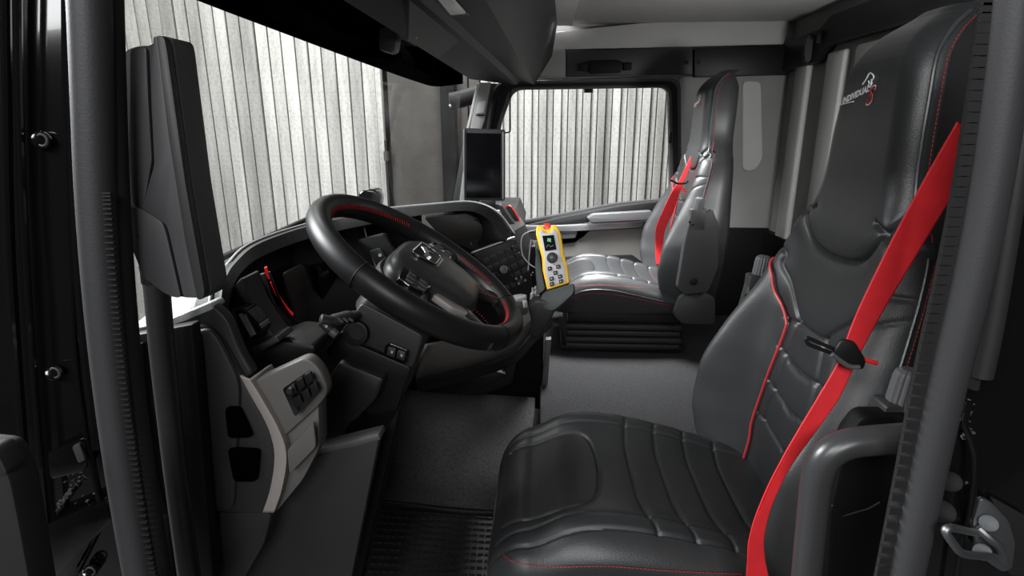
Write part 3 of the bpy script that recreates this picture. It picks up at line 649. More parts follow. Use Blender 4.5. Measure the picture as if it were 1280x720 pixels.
# column
cl = empty('steering_column', Cw-na*.2, 'grey steering column cover with ignition lock and two-button switch', 'steering column')
def ringc(d, ra, rb, sh=0, dz=0): return [Cw-na*d+ta*sh+Vector((0, math.cos(q)*ra, 0))-ta*(math.sin(q)*rb)+Vector((0, 0, dz)) for q in np.linspace(0, 2*math.pi, 33)[:-1]]
loft('shaft_boot', [ringc(.02, .06, .06), ringc(.06, .065, .065), ringc(.12, .075, .07, .0)], 'plastic_dark', cl)
prism('column_cover', rnd(A([(428, 415), (452, 378), (478, 392), (530, 420), (524, 438), (515, 462), (500, 452), (462, 434), (440, 428)], Y=.905), .01), (0, .17, 0), 'plastic', cl, bevel=.010, seg=3)
prism('column_lower_cover', rnd(A([(405, 440), (428, 412), (440, 428), (515, 460), (506, 480), (496, 512), (460, 520), (430, 470)], Y=.93), .01), (0, .13, 0), 'plastic_dark', cl, bevel=.008)
prism('knee_block', rnd(A([(424, 452), (480, 474), (470, 500), (440, 530), (400, 515), (406, 480)], Y=.90), .008), (0, .12, 0), 'plastic', cl, bevel=.008)
prism('lower_bracket', rnd(A([(398, 505), (438, 520), (428, 545), (414, 552), (392, 548)], Y=.91), .008), (0, .10, 0), 'plastic', cl, bevel=.006)
ig = cyl('ignition_lock', at(447, 415, Y=.905)+Vector((0, 0, 0)), at(447, 415, Y=.905)+Vector((0, -.014, .002)), .022, 'plastic_dark', cl, n=28, bevel=.003)
cyl('key_slot', at(447, 415, Y=.889), at(447, 415, Y=.886), .013, 'black', ig, n=20)
swp = prism('rocker_switch_plate', rnd(A([(482, 431), (487, 427), (512, 437), (509, 453), (504, 453), (480, 443)], Y=.902), .004), (0, -.006, 0), 'gloss_black', cl, bevel=.0015)
for px in (489, 501):
    rk = prism('rocker_switch', rnd(A([(px-3, 432+(px-489)*.35), (px+7, 435+(px-489)*.35), (px+5, 446+(px-489)*.35), (px-5, 442+(px-489)*.35)], Y=.894), .002), (0, -.005, 0), 'plastic', swp, bevel=.0015)
    prism('rocker_mark', A([(px, 438+(px-489)*.35), (px+2.6, 439+(px-489)*.35), (px+2.0, 442+(px-489)*.35), (px-.5, 441+(px-489)*.35)], Y=.888), (0, -.001, 0), 'light_grey', swp, bevel=0)
sk = empty('wiper_stalk', at(430, 403, Y=.87), 'black control stalk left of the steering column', 'control stalk')
tube('stalk_grip', smooth_path([at(452, 392, Y=.93), at(436, 396, Y=.88), at(415, 401, Y=.85), at(400, 399, Y=.84)], 6), [.010]*6+[.013]*6+[.011]*6+[.007], 'plastic', sk, n=14, flat=((0, 0, 1), .8, 1.1))
for i in range(4): tube('grip_ridge', [at(415+i*7, 396+i*.6, Y=.846), at(422+i*6.5, 404-i*.8, Y=.846)], .0022, 'plastic_mid', sk, n=6)
cyl('stalk_dial', at(402, 402, Y=.84), at(414, 413, Y=.84), .008, 'plastic', sk, n=18, bevel=.001)
cyl('stalk_tip', at(414, 413, Y=.84), at(421, 419, Y=.84), .0075, 'plastic_mid', sk, n=18, bevel=.001)
cyl('dial_mark', at(408, 408, Y=.831), at(408, 408, Y=.829), .0022, 'light_grey', sk, n=10)
# ================================================================ MONITOR, REMOTE
mo = empty('monitor', at(605, 254, Y=1.9), 'upright black portrait monitor on the dash in front of far pillar', 'monitor')
prism('monitor_case', rnd(A([(580, 160), (631, 162), (631, 251), (580, 251)], Y=1.9), .006), (0, .025, 0), 'plastic', mo, bevel=.003)
prism('monitor_screen', A([(583, 166), (626, 167), (626, 247), (583, 247)], Y=1.898), (0, -.002, 0), 'screen', mo, bevel=0)
tube('case_edge', [at(628.8, 165, Y=1.896), at(628.8, 249, Y=1.896)], .0022, 'steel', mo, n=6)
tube('case_edge', [at(580, 161, Y=1.9), at(580, 250, Y=1.9)], .0025, 'steel', mo, n=6)
box('mount_foot', at(610, 255, Y=1.91), (.05, .03, .03), 'plastic_dark', mo)
for px in (601, 608, 615): cyl('mount_pin', at(px, 250, Y=1.9), at(px, 258, Y=1.9), .004, 'plastic_mid', mo, n=8)
mc = tube('monitor_cable', smooth_path([at(631, 166, Y=1.91), at(636, 165, Y=1.91), at(638, 160, Y=1.95), at(638, 130, Y=2.4), at(639, 108, Y=2.75)], 6), .0022, 'black', None, n=6); tag(mc, 'thin black cable running up from the monitor to the door frame', 'cable')
rc = empty('remote_control', at(690, 340, Y=1.5), 'yellow and grey handheld radio remote standing in its cradle', 'remote control')
q00, q10, q11, q01 = at(683, 361, Y=1.44), at(712, 352, Y=1.44), at(699, 284, Y=1.50), at(669, 285, Y=1.50)
nr = (q10-q00).cross(q01-q00).normalized(); nr = nr if nr.y < 0 else -nr
def R(u, v_, d=0): return q00.lerp(q10, u).lerp(q01.lerp(q11, u), v_)+nr*d
prism('yellow_body', rnd([R(.02, -.02), R(.98, -.02), R(1.02, .3), R(.97, .5), R(1.0, .9), R(.9, 1.04), R(.68, 1.04), R(.62, .97), R(.40, .97), R(.32, 1.05), R(.08, 1.04), R(-.02, .9), R(.05, .5), R(-.02, .3)], .004), -nr*.03, 'yellow', rc, bevel=.004, seg=3)
prism('grey_face', rnd([R(.14, .02), R(.86, .02), R(.90, .3), R(.84, .5), R(.88, .9), R(.75, .98), R(.62, .9), R(.38, .9), R(.25, .98), R(.12, .9), R(.17, .5), R(.10, .3)], .003), nr*.003, 'remote_face', rc, bevel=.001)
sr = prism('remote_screen', rnd([R(.24, .60, .003), R(.72, .60, .003), R(.72, .86, .003), R(.24, .86, .003)], .002), nr*.001, 'screen', rc, bevel=0)
prism('screen_icon', [R(.40, .76, .0045), R(.55, .74, .0045), R(.58, .80, .0045), R(.44, .81, .0045)], nr*.0004, 'remote_green', sr, bevel=0)
tube('screen_trace', [R(.32, .66, .0045), R(.42, .70, .0045), R(.5, .66, .0045), R(.62, .68, .0045)], .0005, 'light_grey', sr, n=4)
cyl('jog_dial', R(.48, .47, .003), R(.48, .47, .009), .0145, 'plastic_dark', rc, n=28, bevel=.002)
cyl('dial_centre', R(.48, .47, .009), R(.48, .47, .012), .005, 'plastic_mid', rc, n=16, bevel=.001)
cyl('red_dot', R(.50, .36, .003), R(.50, .36, .0045), .0018, 'red_plastic', rc, n=8)
for u, v_ in ((.30, .30), (.66, .30), (.50, .21), (.30, .13), (.66, .13), (.27, .045), (.66, .045)):
    kb = prism('key', rnd([R(u-.09, v_-.032, .003), R(u+.09, v_-.032, .003), R(u+.09, v_+.032, .003), R(u-.09, v_+.032, .003)], .0015), nr*.002, 'plastic_dark', rc, bevel=.0005)
    prism('key_mark', [R(u-.04, v_-.012, .0052), R(u+.04, v_, .0052), R(u-.04, v_+.012, .0052)], nr*.0003, 'light_grey', kb, bevel=0)
prism('stop_button', rnd([R(.38, .95, -.002), R(.66, .95, -.002), R(.66, 1.08, -.002), R(.38, 1.08, -.002)], .004), -nr*.016, 'red_plastic', rc, bevel=.003)
ck = empty('remote_cradle', at(690, 372, Y=1.5), 'dark cradle holding the yellow remote', 'cradle')
prism('cradle_cup', rnd([R(-.35, -.12, .006), R(-.05, -.04, .006), R(1.05, -.05, .006), R(1.15, -.05, .006), R(1.1, -.22, .006), R(.7, -.30, .006), R(.1, -.38, .006), R(-.25, -.30, .006)], .010), -nr*.05, 'cradle', ck, bevel=.006, seg=3)
prism('cradle_back', rnd([R(-.35, -.1, -.034), R(.9, -.1, -.034), R(.9, .5, -.034), R(.0, .86, -.034), R(-.18, .8, -.034), R(-.30, .4, -.034)], .010), -nr*.02, 'cradle', ck, bevel=.005)
prism('cradle_side', rnd([R(-.42, -.05, -.004), R(-.06, .0, -.004), R(-.06, .28, -.004), R(-.04, .52, -.004), R(-.10, .70, -.004), R(-.30, .40, -.004)], .006), -nr*.04, 'cradle', ck, bevel=.004)
cyl('cradle_neck', at(693, 368, Y=1.49), at(688, 384, Y=1.49), .014, 'plastic', ck, n=16)
wc = tube('remote_cable', smooth_path([at(676, 286, Y=1.52), at(660, 290, Y=1.53), at(652, 298, Y=1.55), at(653, 318, Y=1.55), at(662, 330, Y=1.52), at(672, 336, Y=1.5)], 8), .0016, 'light_grey', None, n=6); tag(wc, 'thin white cable looping left of the yellow remote', 'cable')
wc = tube('power_cable', smooth_path([at(664, 300, Y=1.53), at(662, 315, Y=1.54), at(660, 338, Y=1.55)], 6), .0016, 'light_grey', None, n=6); tag(wc, 'short straight white cable beside the cradle', 'cable')
wc = tube('coiled_cable', smooth_path([at(707, 362, Y=1.47), at(708, 370, Y=1.45), at(702, 378, Y=1.42), at(694, 381, Y=1.42)], 8), .0014, 'light_grey', None, n=6); tag(wc, 'thin grey cable curling under the remote cradle', 'cable')
cu = empty('cup', at(650, 385, Y=1.40), 'small grey cylindrical lid beyond the steering wheel rim', 'cup')
cyl('cup_body', at(651, 392, Y=1.40), at(649, 373, Y=1.40), .019, 'plastic_mid', cu, n=28, bevel=.002)
cyl('cup_lid', at(649, 375, Y=1.40), at(648.5, 370, Y=1.40), .020, 'light_grey', cu, n=28, bevel=.002)
cyl('cup_clip', at(657, 384, Y=1.375), at(656, 376, Y=1.375), .006, 'light_grey', cu, n=12, bevel=.001)
# crumpled white cloth
v = []; f = []; NN = 10
for i in range(NN):
    for j in range(NN):
        u, t = i/(NN-1), j/(NN-1)
        px = 663+12*u*(1-.25*t)+6*t*.3; py = 383-24*t+4*math.sin(u*9)*.4
        v.append(at(px, py, Y=1.47+.012*math.sin(u*14+t*5)+.006*math.sin(t*17)))
for i in range(NN-1):
    for j in range(NN-1): f.append((i*NN+j, (i+1)*NN+j, (i+1)*NN+j+1, i*NN+j+1))
ct = mesh('cleaning_cloth', v, f, 'cloth_white'); s_ = ct.modifiers.new('thickness', 'SOLIDIFY'); s_.thickness = .003
tag(ct, 'crumpled pale cloth tucked below the remote cradle', 'cloth')

# ================================================================ SEATS
def lerpt(T):
    xs = [a[0] for a in T]; ys_ = [a[1] for a in T]; return lambda z: np.interp(z, xs, ys_)
def cushZ(x_, y):
    b0 = float(np.interp(x_, [-.015, .04, .10, .18, .27, .37, .48], [.60, .632, .642, .634, .614, .588, .565]))
    if x_ < -.015: b0 = .60-.08+.08*math.sqrt(max(0, 1-((-.015-x_)/.0701)**2))
    h = float(np.interp(x_, [-.085, -.05, 0, .1, .3, .48], [.19, .215, .228, .232, .228, .21])); a = min(1, abs(y)/h)
    z_ = b0+.014*math.exp(-((a-.72)/.16)**2)-.006*(1-a); e = min(.999, max(0, (abs(y)-(h-.05))/.05))
    return z_-.05*(1-math.sqrt(1-e*e))
def hitcush(px, py):
    z_ = .6
    for _ in range(25): p = at(px, py, Z=z_); z_ = z_*.6+.4*cushZ(p.x, p.y-YS)
    return Vector((p.x, p.y, z_+.0015))-(p-CAM).normalized()*.006
def smt(T):  # smoothed table
    f0 = lerpt(T)
    def g_(z):
        z = np.asarray(z, float); return (f0(z-.02)+2*f0(z-.01)+2*f0(z)+2*f0(z+.01)+f0(z+.02))/8
    return g_
YS = .955
HW = smt([(.46, .17), (.50, .20), (.55, .222), (.62, .248), (.70, .262), (.78, .262), (.86, .248), (.94, .222), (1.02, .200), (1.08, .178), (1.13, .136), (1.18, .122), (1.26, .116), (1.33, .106), (1.38, .092), (1.405, .075), (1.42, .05)])
XC = smt([(.46, .455), (.6, .442), (.8, .450), (.95, .468), (1.06, .487), (1.15, .505), (1.25, .506), (1.34, .512), (1.38, .528), (1.405, .558), (1.42, .59)])
BO = smt([(.46, .04), (.56, .085), (.66, .108), (.76, .10), (.86, .065), (.95, .03), (1.05, .010), (1.12, .0), (1.5, 0)])
def dist_poly(y, z, P):
    d = np.full(y.shape, 9.)
    for (a0_, b0_), (a1, b1) in zip(P[:-1], P[1:]):
        dx, dz = a1-a0_, b1-b0_; L_ = dx*dx+dz*dz
        t = np.clip(((y-a0_)*dx+(z-b0_)*dz)/L_, 0, 1); d = np.minimum(d, np.hypot(y-a0_-t*dx, z-b0_-t*dz))
    return d
def sm2(P, n=5): return [(p.x, p.y) for p in smooth_path([Vector((a, b_, 0)) for a, b_ in P], n)]
def mir(P): return [(-a, b_) for a, b_ in P]
def hitback(px, py):
    x_ = .46
    for _ in range(12):
        p = at(px, py, X=x_); x_ = x_*.4+.6*float(backX(np.array([p.y-YS]), np.array([p.z]), False)[0])
    return (p.y-YS, p.z)
SEAMS = []
def backX(y, z, groove=True):
    hw_ = HW(z); av_ = np.abs(y)/hw_
    x_ = XC(z)-BO(z)*np.exp(-((av_-.84)/.19)**2)
    if groove:
        for P_, d_ in SEAMS:
            if len(P_) > 8 and False: pass
            dd = dist_poly(y, z, P_); x_ = x_+d_*1.0*np.exp(-(dd/.0034)**2)+d_*.35*np.exp(-(dd/.012)**2)
    # headrest cushion stands slightly proud
    x_ = x_-.010/(1+np.exp(-(z-1.07)/.012))*(np.abs(y) < .15)*np.clip((1.45-z)/.1, 0, 1)
    r_ = .042; e = np.clip((np.abs(y)-(hw_-r_))/r_, 0, .9999); x_ = x_+r_*(1-np.sqrt(1-e*e))
    return x_
PIPE = sm2([(.185, 1.0), (.158, .975)]+[hitback(*q) for q in ((970, 366), (983, 396), (983, 410), (970, 445), (953, 490), (941, 525), (935, 558))]+[(.145, .48)])
UU_ = [hitback(*q) for q in ((1019, 246), (1023, 264), (1035, 287), (1052, 303))]
UU_ = [(.155, 1.20), (.138, 1.15), (.126, 1.115), (.108, 1.08), (.070, 1.052)]; UU = sm2(UU_+[(0, 1.043)]+mir(UU_[::-1]))
SH = sm2([hitback(*q) for q in ((1019, 258), (986, 288), (978, 312), (976, 331), (986, 352), (993, 380), (996, 399))])
QV = sm2([hitback(*q) for q in ((996, 399), (981, 440), (967, 486), (957, 515), (948, 545))]+[(.10, .52)])
SEAMS += [(PIPE, .004), ([(a-.018, b_) for a, b_ in mir(PIPE)], .004), (UU, .010), (SH, .005), (mir(SH), .005), (QV, .004), (mir(QV), .004)]
for qs in (((980, 396), (1000, 407), (1029, 425)), ((971, 432), (982, 446), (1010, 478)), ((956, 473), (967, 487), (992, 523)), ((944, 515), (955, 526), (975, 560))):
    h_ = [hitback(*q) for q in qs]; SEAMS.append((h_+[(0, h_[-1][1]-.004)]+mir(h_[::-1]), .004))
0 and print('UU_hit', [hitback(*q) for q in ((1019, 246), (1023, 264), (1035, 287), (1052, 303), (1070, 311), (1100, 292))]); 0 and print('PIPE', [tuple(round(c, 3) for c in q) for q in PIPE[::5]], 'UU', [tuple(round(c, 3) for c in q) for q in UU[::5]])
def S(y, z, off=.0):
    x_ = float(backX(np.array([y]), np.array([z]), False)[0]); return Vector((x_-off, YS+y, z))
def SP(P, off=.0, ys=1): return [S(ys*a, b_, off) for a, b_ in P]
def make_seat(loc0, label):
    t = empty('truck_seat', (loc0[0]+.25, YS, .35), label, 'seat', 'leather truck seats')
    NZ, NY = 360, 190
    zs = np.concatenate([np.linspace(.46, 1.38, NZ-25), np.linspace(1.383, 1.42, 25)]); us = np.linspace(-1, 1, NY)
    us = np.sin(us*math.pi/2)*.35+us*.65
    Z, Uu = np.meshgrid(zs, us, indexing='ij'); Yg = Uu*HW(Z); Xg = backX(Yg, Z)
    V = np.stack([Xg, Yg+YS, Z], -1).reshape(-1, 3)
    idx = np.arange(NZ*NY).reshape(NZ, NY)
    Q = np.stack([idx[:-1, :-1], idx[1:, :-1], idx[1:, 1:], idx[:-1, 1:]], -1).reshape(-1, 4)
    cyq = V[Q].mean(1); yy = cyq[:, 1]-YS; zz = cyq[:, 2]
    px_ = np.interp(zz, [b_ for a, b_ in PIPE][::-1], [a for a, b_ in PIPE][::-1])
    hy = sorted((abs(a), b_) for a, b_ in UU if a >= 0); uz = np.interp(np.abs(yy), [a for a, b_ in hy], [b_ for a, b_ in hy])
    head = (zz > uz) & (np.abs(yy) < .19) | (zz > 1.16)
    bol = (~head) & (zz < .99) & (np.abs(yy) > px_+np.where(yy < 0, .018, 0))
    ctr = ~(head | bol)
    def part(name, mask, m, lab=None):
        q = Q[mask]; ids, inv = np.unique(q, return_inverse=True); me = bpy.data.meshes.new(name)
        me.from_pydata(V[ids].tolist(), [], inv.reshape(-1, 4).tolist()); o = put(name, me, m, t, label=lab, angle=0)
        me.polygons.foreach_set('use_smooth', [True]*len(me.polygons)); return o
    hd = part('headrest', head, 'leather'); part('backrest', ctr, 'leather_perf')
    part('side_bolster', bol & (yy > 0), 'leather'); part('side_bolster', bol & (yy < 0), 'leather')
    # shell: sides and back
    rings = []
    for z_ in np.linspace(.46, 1.42, 60):
        h = float(HW(z_)); xe = float(backX(np.array([h]), np.array([z_]), False)[0]); th = .095 if z_ > 1.12 else .11+.0*z_
        bk = max(xe+.05, min(.60+.14*max(0, (z_-.46))*0+.02, xe+th))
        bk = .575+.05*(z_-.46)
        if z_ > 1.36: bk -= (z_-1.36)*.4
        bk = max(bk, xe+.01)
        rings.append([Vector((xe, YS-h, z_)), Vector((xe*.6+bk*.4, YS-h*1.0, z_)), Vector((bk-.02, YS-h*.99, z_)), Vector((bk, YS-h*.9, z_)), Vector((bk, YS+h*.9, z_)), Vector((bk-.02, YS+h*.99, z_)), Vector((xe*.6+bk*.4, YS+h, z_)), Vector((xe, YS+h, z_))])
    loft('back_shell', rings, 'leather_smooth', t, closed=False, angle=60)
    top = rings[-1]; mesh('top_cap', [p+Vector((0, 0, 0)) for p in top], [tuple(range(8))], 'leather_smooth', t)
    for s in (1, -1):
        tube('piping', smooth_path([S(s*a-(.018 if s < 0 else 0), b_, .0015) for a, b_ in PIPE[::2] if s > 0 or b_ < .83], 2), .0028, 'red_piping', t, n=8)
        zz_ = np.linspace(1.10, 1.405, 40)
        pth = [Vector((float(backX(np.array([HW(z_)-.004]), np.array([z_]), False)[0]), YS+s*(float(HW(z_))-.001), z_)) for z_ in zz_]
        tube('edge_piping', pth, .003, 'grey_piping', t, n=8)
        stitches('edge_stitching', [p+Vector((.014, s*.001, 0)) for p in pth], 'red_thread', t)
        zz_ = np.linspace(.50, 1.08, 70)
        pth = [Vector((float(backX(np.array([HW(z_)-.002]), np.array([z_]), False)[0])+.012, YS+s*(float(HW(z_))+.0008), z_)) for z_ in zz_]
        stitches('bolster_stitching', pth, 'red_thread', t)
        tube('bolster_piping', [p+Vector((-.008, 0, 0)) for p in pth], .0022, 'leather', t, n=6)
    # embroidery on the headrest
    def emb(name, body, size, y0, z0, ang, m, shear=0):
        cu_ = bpy.data.curves.new(name, 'FONT'); cu_.body = body; cu_.size = size; cu_.extrude = .0; cu_.resolution_u = 3; cu_.shear = shear; cu_.offset = .0009 if body == 'S' else .0006
        to = bpy.data.objects.new(name, cu_); COL.objects.link(to); dg = bpy.context.evaluated_depsgraph_get()
        me = bpy.data.meshes.new_from_object(to.evaluated_get(dg)); bpy.data.objects.remove(to)
        ca, sa = math.cos(ang), math.sin(ang)
        for vv in me.vertices:
            a, b_ = vv.co.x, vv.co.y; u_ = a*ca-b_*sa; w_ = a*sa+b_*ca; off_ = .0016 if 'shadow' not in name else .0011
            p = S(y0-u_, z0+w_, off_); hx = p.x; vv.co = (hx, p.y, p.z)
        me.materials.clear(); return put(name, me, m, t, angle=0)
    EM[0](emb)
    # ---- cushion
    NX, NY2 = 230, 200
    xs = np.concatenate([np.linspace(0, 1, 26)[:-1]**1.0, np.ones(1)])
    q = np.linspace(0, math.pi/2, 24); xf = list(-.085+.075*(1-np.sin(math.pi/2-q[::-1][::-1]))) if False else list(-.085+.07*(1-np.cos(q)))
    zf = list(.50+.07*np.sin(q)); xr = list(np.linspace(-.012, .475, NX-24)); xs = np.array(xf+xr)
    zt = lerpt([(-.015, .60), (.04, .632), (.10, .642), (.18, .634), (.27, .614), (.37, .588), (.48, .565)])
    def ztop(x_): return sum(w_*zt(x_+d_) for d_, w_ in zip(np.linspace(-.05, .05, 11), (1, 2, 3, 4, 5, 6, 5, 4, 3, 2, 1)))/36
    HC = smt([(-.085, .19), (-.05, .215), (.0, .228), (.1, .232), (.3, .228), (.48, .21)])
    zfront = ztop(-.015)
    Xr = np.repeat(xs[:, None], NY2, 1); Uu = np.repeat((np.sin(np.linspace(-1, 1, NY2)*math.pi/2)*.35+np.linspace(-1, 1, NY2)*.65)[None], NX, 0)
    hc_ = HC(Xr); Yg = Uu*hc_
    base = np.where(Xr < -.015, zfront-.08+.08*np.sqrt(np.clip(1-((-.015-Xr)/.0701)**2, 0, 1)), ztop(Xr))
    av_ = np.abs(Uu); Zg = base+.014*np.exp(-((av_-.72)/.16)**2)*np.clip((Xr+.06)/.1, 0, 1)-.006*(1-av_)**1
    PADC = sm2([(-.06, .118), (.03, .122), (.085, .112), (.106, .07), (.112, 0), (.106, -.07), (.085, -.112), (.03, -.122), (-.06, -.118)], 4)
    CL = [(PADC, .006)]
    for s in (1, -1):
        CL.append((sm2([(-.07, s*.150), (.0, s*.152), (.15, s*.148), (.3, s*.145), (.47, s*.13)]), .006))
        CL.append((sm2([(-.08, s*.172), (.0, s*.190), (.15, s*.188), (.3, s*.183), (.47, s*.17)]), .006))
    for x_ in (.175, .237, .30, .365): CL.append(([(x_+.014, -.185), (x_+.006, -.150), (x_-.002, -.08), (x_-.002, .08), (x_+.006, .150), (x_+.014, .185)], .006))
    for P_, d_ in CL:
        dd = dist_poly(Xr, Yg, P_); Zg = Zg-d_*.75*np.exp(-(dd/.0030)**2)-d_*.32*np.exp(-(dd/.011)**2)
    r_ = .05; e = np.clip((np.abs(Yg)-(hc_-r_))/r_, 0, .9999); Zg = Zg-r_*(1-np.sqrt(1-e*e))
    V2 = np.stack([Xr, Yg+YS, Zg], -1).reshape(-1, 3); idx = np.arange(NX*NY2).reshape(NX, NY2)
    Q2 = np.stack([idx[:-1, :-1], idx[1:, :-1], idx[1:, 1:], idx[:-1, 1:]], -1).reshape(-1, 4); c2 = V2[Q2].mean(1); y2 = np.abs(c2[:, 1]-YS); x2 = c2[:, 0]
    pad = (x2 < np.interp(y2, [0, .07, .112, .122], [.112, .106, .085, .03])) & (y2 < .120) & (x2 > -.07)
    sb = (y2 > np.interp(x2, [-.08, 0, .15, .3, .47], [.172, .19, .188, .183, .17]))
    for name, mask, m in (('cushion_pad', pad & ~sb, 'leather_smooth'), ('cushion_side', sb & (c2[:, 1] > YS), 'leather'), ('cushion_side', sb & (c2[:, 1] < YS), 'leather'), ('seat_cushion', ~(pad | sb), 'leather_perf')):
        qq = Q2[mask]; ids, inv = np.unique(qq, return_inverse=True); me = bpy.data.meshes.new(name)
        me.from_pydata(V2[ids].tolist(), [], inv.reshape(-1, 4).tolist()); me.flip_normals(); put(name, me, m, t, angle=0)
        me.polygons.foreach_set('use_smooth', [True]*len(me.polygons))
    # skirt below the cushion edge
    R0 = []
    for j in list(range(NX-1, -1, -3)): R0.append(V2[idx[j, 0]])
    for j in range(0, NY2, 4): R0.append(V2[idx[0, j]])
    for j in list(range(0, NX, 3)): R0.append(V2[idx[j, NY2-1]])
    R0 = [Vector(p) for p in R0]; cx_ = Vector((.2, YS, 0))
    def down(d, sh): return [Vector((p.x+(cx_.x-p.x)*sh, p.y+(cx_.y-p.y)*sh, max(p.z-d*.02, .52)*(1-d)+(.485)*d)) for p in R0]
    skv = [R0, down(.35, -.006), down(.8, .01), down(1, .05)]
    loft('cushion_skirt', [[p for p in r_2] for r_2 in skv], 'leather_smooth', t, closed=False, angle=60)
    sk1 = [p+Vector((0, 0, .0)) for p in down(.12, -.008)]; stitches('skirt_stitching', sk1, 'red_thread', t)
    q_ = smooth_path([hitcush(*q) for q in ((629, 694), (640, 702), (662, 707), (700, 710), (760, 712), (840, 715), (930, 719))], 4)
    stitches('bolster_stitching', q_, 'red_thread', t)
    tube('cushion_piping', [p for p in R0], .0025, 'leather', t, n=6)
    # base: frame, suspension bellows
    box('seat_frame', (.22, YS, .465), (.46, .40, .05), 'plastic_dark', t, bevel=.01)
    for i in range(4): box('bellows_fold', (.22, YS, .425-i*.028), (.47-.01*(i % 2), .42-.01*(i % 2), .022), 'rubber', t, bevel=.006)
    box('seat_rail', (.22, YS, .325), (.50, .38, .02), 'plastic_dark', t)
    prism('recline_cover', rnd([(.40, YS-.235, .50), (.42, YS-.235, .58), (.50, YS-.235, .60), (.56, YS-.235, .57), (.57, YS-.235, .46), (.44, YS-.235, .46)], .02), (0, -.02, 0), 'plastic', t, bevel=.006)
    bk_ = prism('buckle', rnd([(.375, YS+.235, .555), (.400, YS+.235, .575), (.415, YS+.235, .555), (.392, YS+.235, .537)], .004), (0, .03, 0), 'buckle_red', t, bevel=.004); bk_['label'] = 'red seat belt buckle button'
    return t
def embroidery(emb):
    a, b_ = hitback(1054, 130), hitback(1085, 115); an = math.atan2(b_[1]-a[1], a[0]-b_[0])
    emb('lettering', 'INDIVIDUAL', math.hypot(a[0]-b_[0], b_[1]-a[1])/5.15, a[0], a[1], an, 'white_thread', .15)
    c = hitback(1082.5, 131)
    emb('red_letter_shadow', 'S', .0385, c[0]+.001, c[1]-.0012, an*.6, 'white_thread', .3)
    emb('red_letter', 'S', .034, c[0]-.0006, c[1]+.0006, an*.6, 'red_thread', .3)
EM = [embroidery]
ds = make_seat((0, 0, 0), 'black leather driver seat with red seams, nearest the camera')
def cat_line(seat):
    for pts in ([(718, 272), (745, 232), (765, 196), (778, 188), (797, 203), (801, 222), (790, 240), (784, 252), (786, 266), (772, 292), (758, 288), (764, 274)], [(763, 246), (766, 262), (774, 268)], [(780, 240), (788, 236)]):
        tube('cat_outline', smooth_path([S(*hitback(960+a/6, 60+b_/6), .0016) for a, b_ in pts], 3), .0010, 'white_thread', seat, n=5)
    tube('underline', [S(*hitback(960+a/6, 60+b_/6), .0016) for a, b_ in ((547, 392), (546, 428), (600, 414), (650, 402))], .0010, 'white_thread', seat, n=5)
cat_line(ds)
# folding armrests swung up
def armrest(seat, y, dx=0, dz=0):
    s = -1 if y < YS else 1
    g_ = lambda a, b_, k_=0: Vector((a+dx, y+s*k_, b_+dz))
    P_ = [(.440, .62), (.47, .59), (.56, .60), (.59, .70), (.575, .86), (.545, .92), (.50, .90), (.470, .90), (.455, .80)]
    pa = prism('armrest', rnd([g_(a, b_) for a, b_ in P_], .012), (0, s*.035, 0), 'plastic', seat, bevel=.005, seg=3)
    prism('armrest_tip', rnd([g_(a, b_, 0) for a, b_ in [(.468, .84), (.470, .916), (.476, .918), (.524, .918), (.526, .84)]], .004), (0, s*.0354, 0), 'plastic', pa, bevel=.003)
    ribbed('adjuster_knob', g_(.497, .905, .019), g_(.502, .960, .019), .0185, 'plastic_mid', pa)
    o_ = .0395 if s < 0 else .001
    cyl('pivot_cap', g_(.50, .645, .035 if s < 0 else 0), g_(.50, .645, .040 if s < 0 else -.004), .014, 'black', pa, n=20, bevel=.001)
    for a_, b_ in ((.466, .872), (.478, .862)): cyl('bolt', g_(a_, b_, o_), g_(a_, b_, o_+(.003 if s < 0 else -.004)), .0045, 'black', pa, n=12)
armrest(ds, .700, -.040, .0); armrest(ds, YS+.30, -.005, .015)
ps = copy_tree(ds, (.115, 1.455, .045), 'black leather passenger seat with red seams, across the cab')
# belts
def ribbon(name, pts, wid, m, parent=None, th=.0018, dirs=None):
    P_ = smooth_path(pts, 6); Wd = []
    for i in range(len(P_)):
        k_ = i/6; a = wid[min(int(k_), len(wid)-1)]; b_ = wid[min(int(k_)+1, len(wid)-1)]; Wd.append(a.lerp(b_, k_-int(k_)))
    rows = [[p+w_*(-.5+j/16)+Vector((-.0016*math.sin(j/16*math.pi)+(.0008 if j % 4 == 2 else 0), 0, 0)) for p, w_ in zip(P_, Wd)] for j in range(17)]
    return strip(name, rows, m, parent, thick=th)
sb = empty('seat_belt', at(1060, 450, Y=.74), 'bright red seat belt hanging in front of the driver seat', 'seat belt')
def pw(px, py, wpx, X=None, Y=None, ang=35):
    k_ = {'X': X} if X is not None else {'Y': Y}
    c = at(px, py, **k_); q = math.radians(ang); d = at(px+wpx*math.cos(q), py+wpx*math.sin(q), **k_)-c; return c, d
L_ = [pw(1215, 165, 46, Y=.66), pw(1178, 225, 42, Y=.675), pw(1128, 312, 36, Y=.69), pw(1085, 392, 28, Y=.69), pw(1063, 440, 22, Y=.685), pw(1056, 455, 20, Y=.68)]
ribbon('shoulder_strap', [c-d*0 for c, d in L_], [d for c, d in L_], 'belt', sb)
L_ = [pw(1057, 456, 20, Y=.680, ang=20), pw(1036, 495, 24, Y=.672, ang=20), pw(1010, 535, 20, Y=.667, ang=25), pw(980, 582, 14, Y=.662, ang=20), pw(958, 628, 15, Y=.66, ang=5), pw(946, 668, 18, Y=.66, ang=0), pw(945, 700, 22, Y=.66, ang=0), pw(950, 760, 40, Y=.66, ang=0)]
ribbon('lap_strap', [c for c, d in L_], [d for c, d in L_], 'belt', sb)
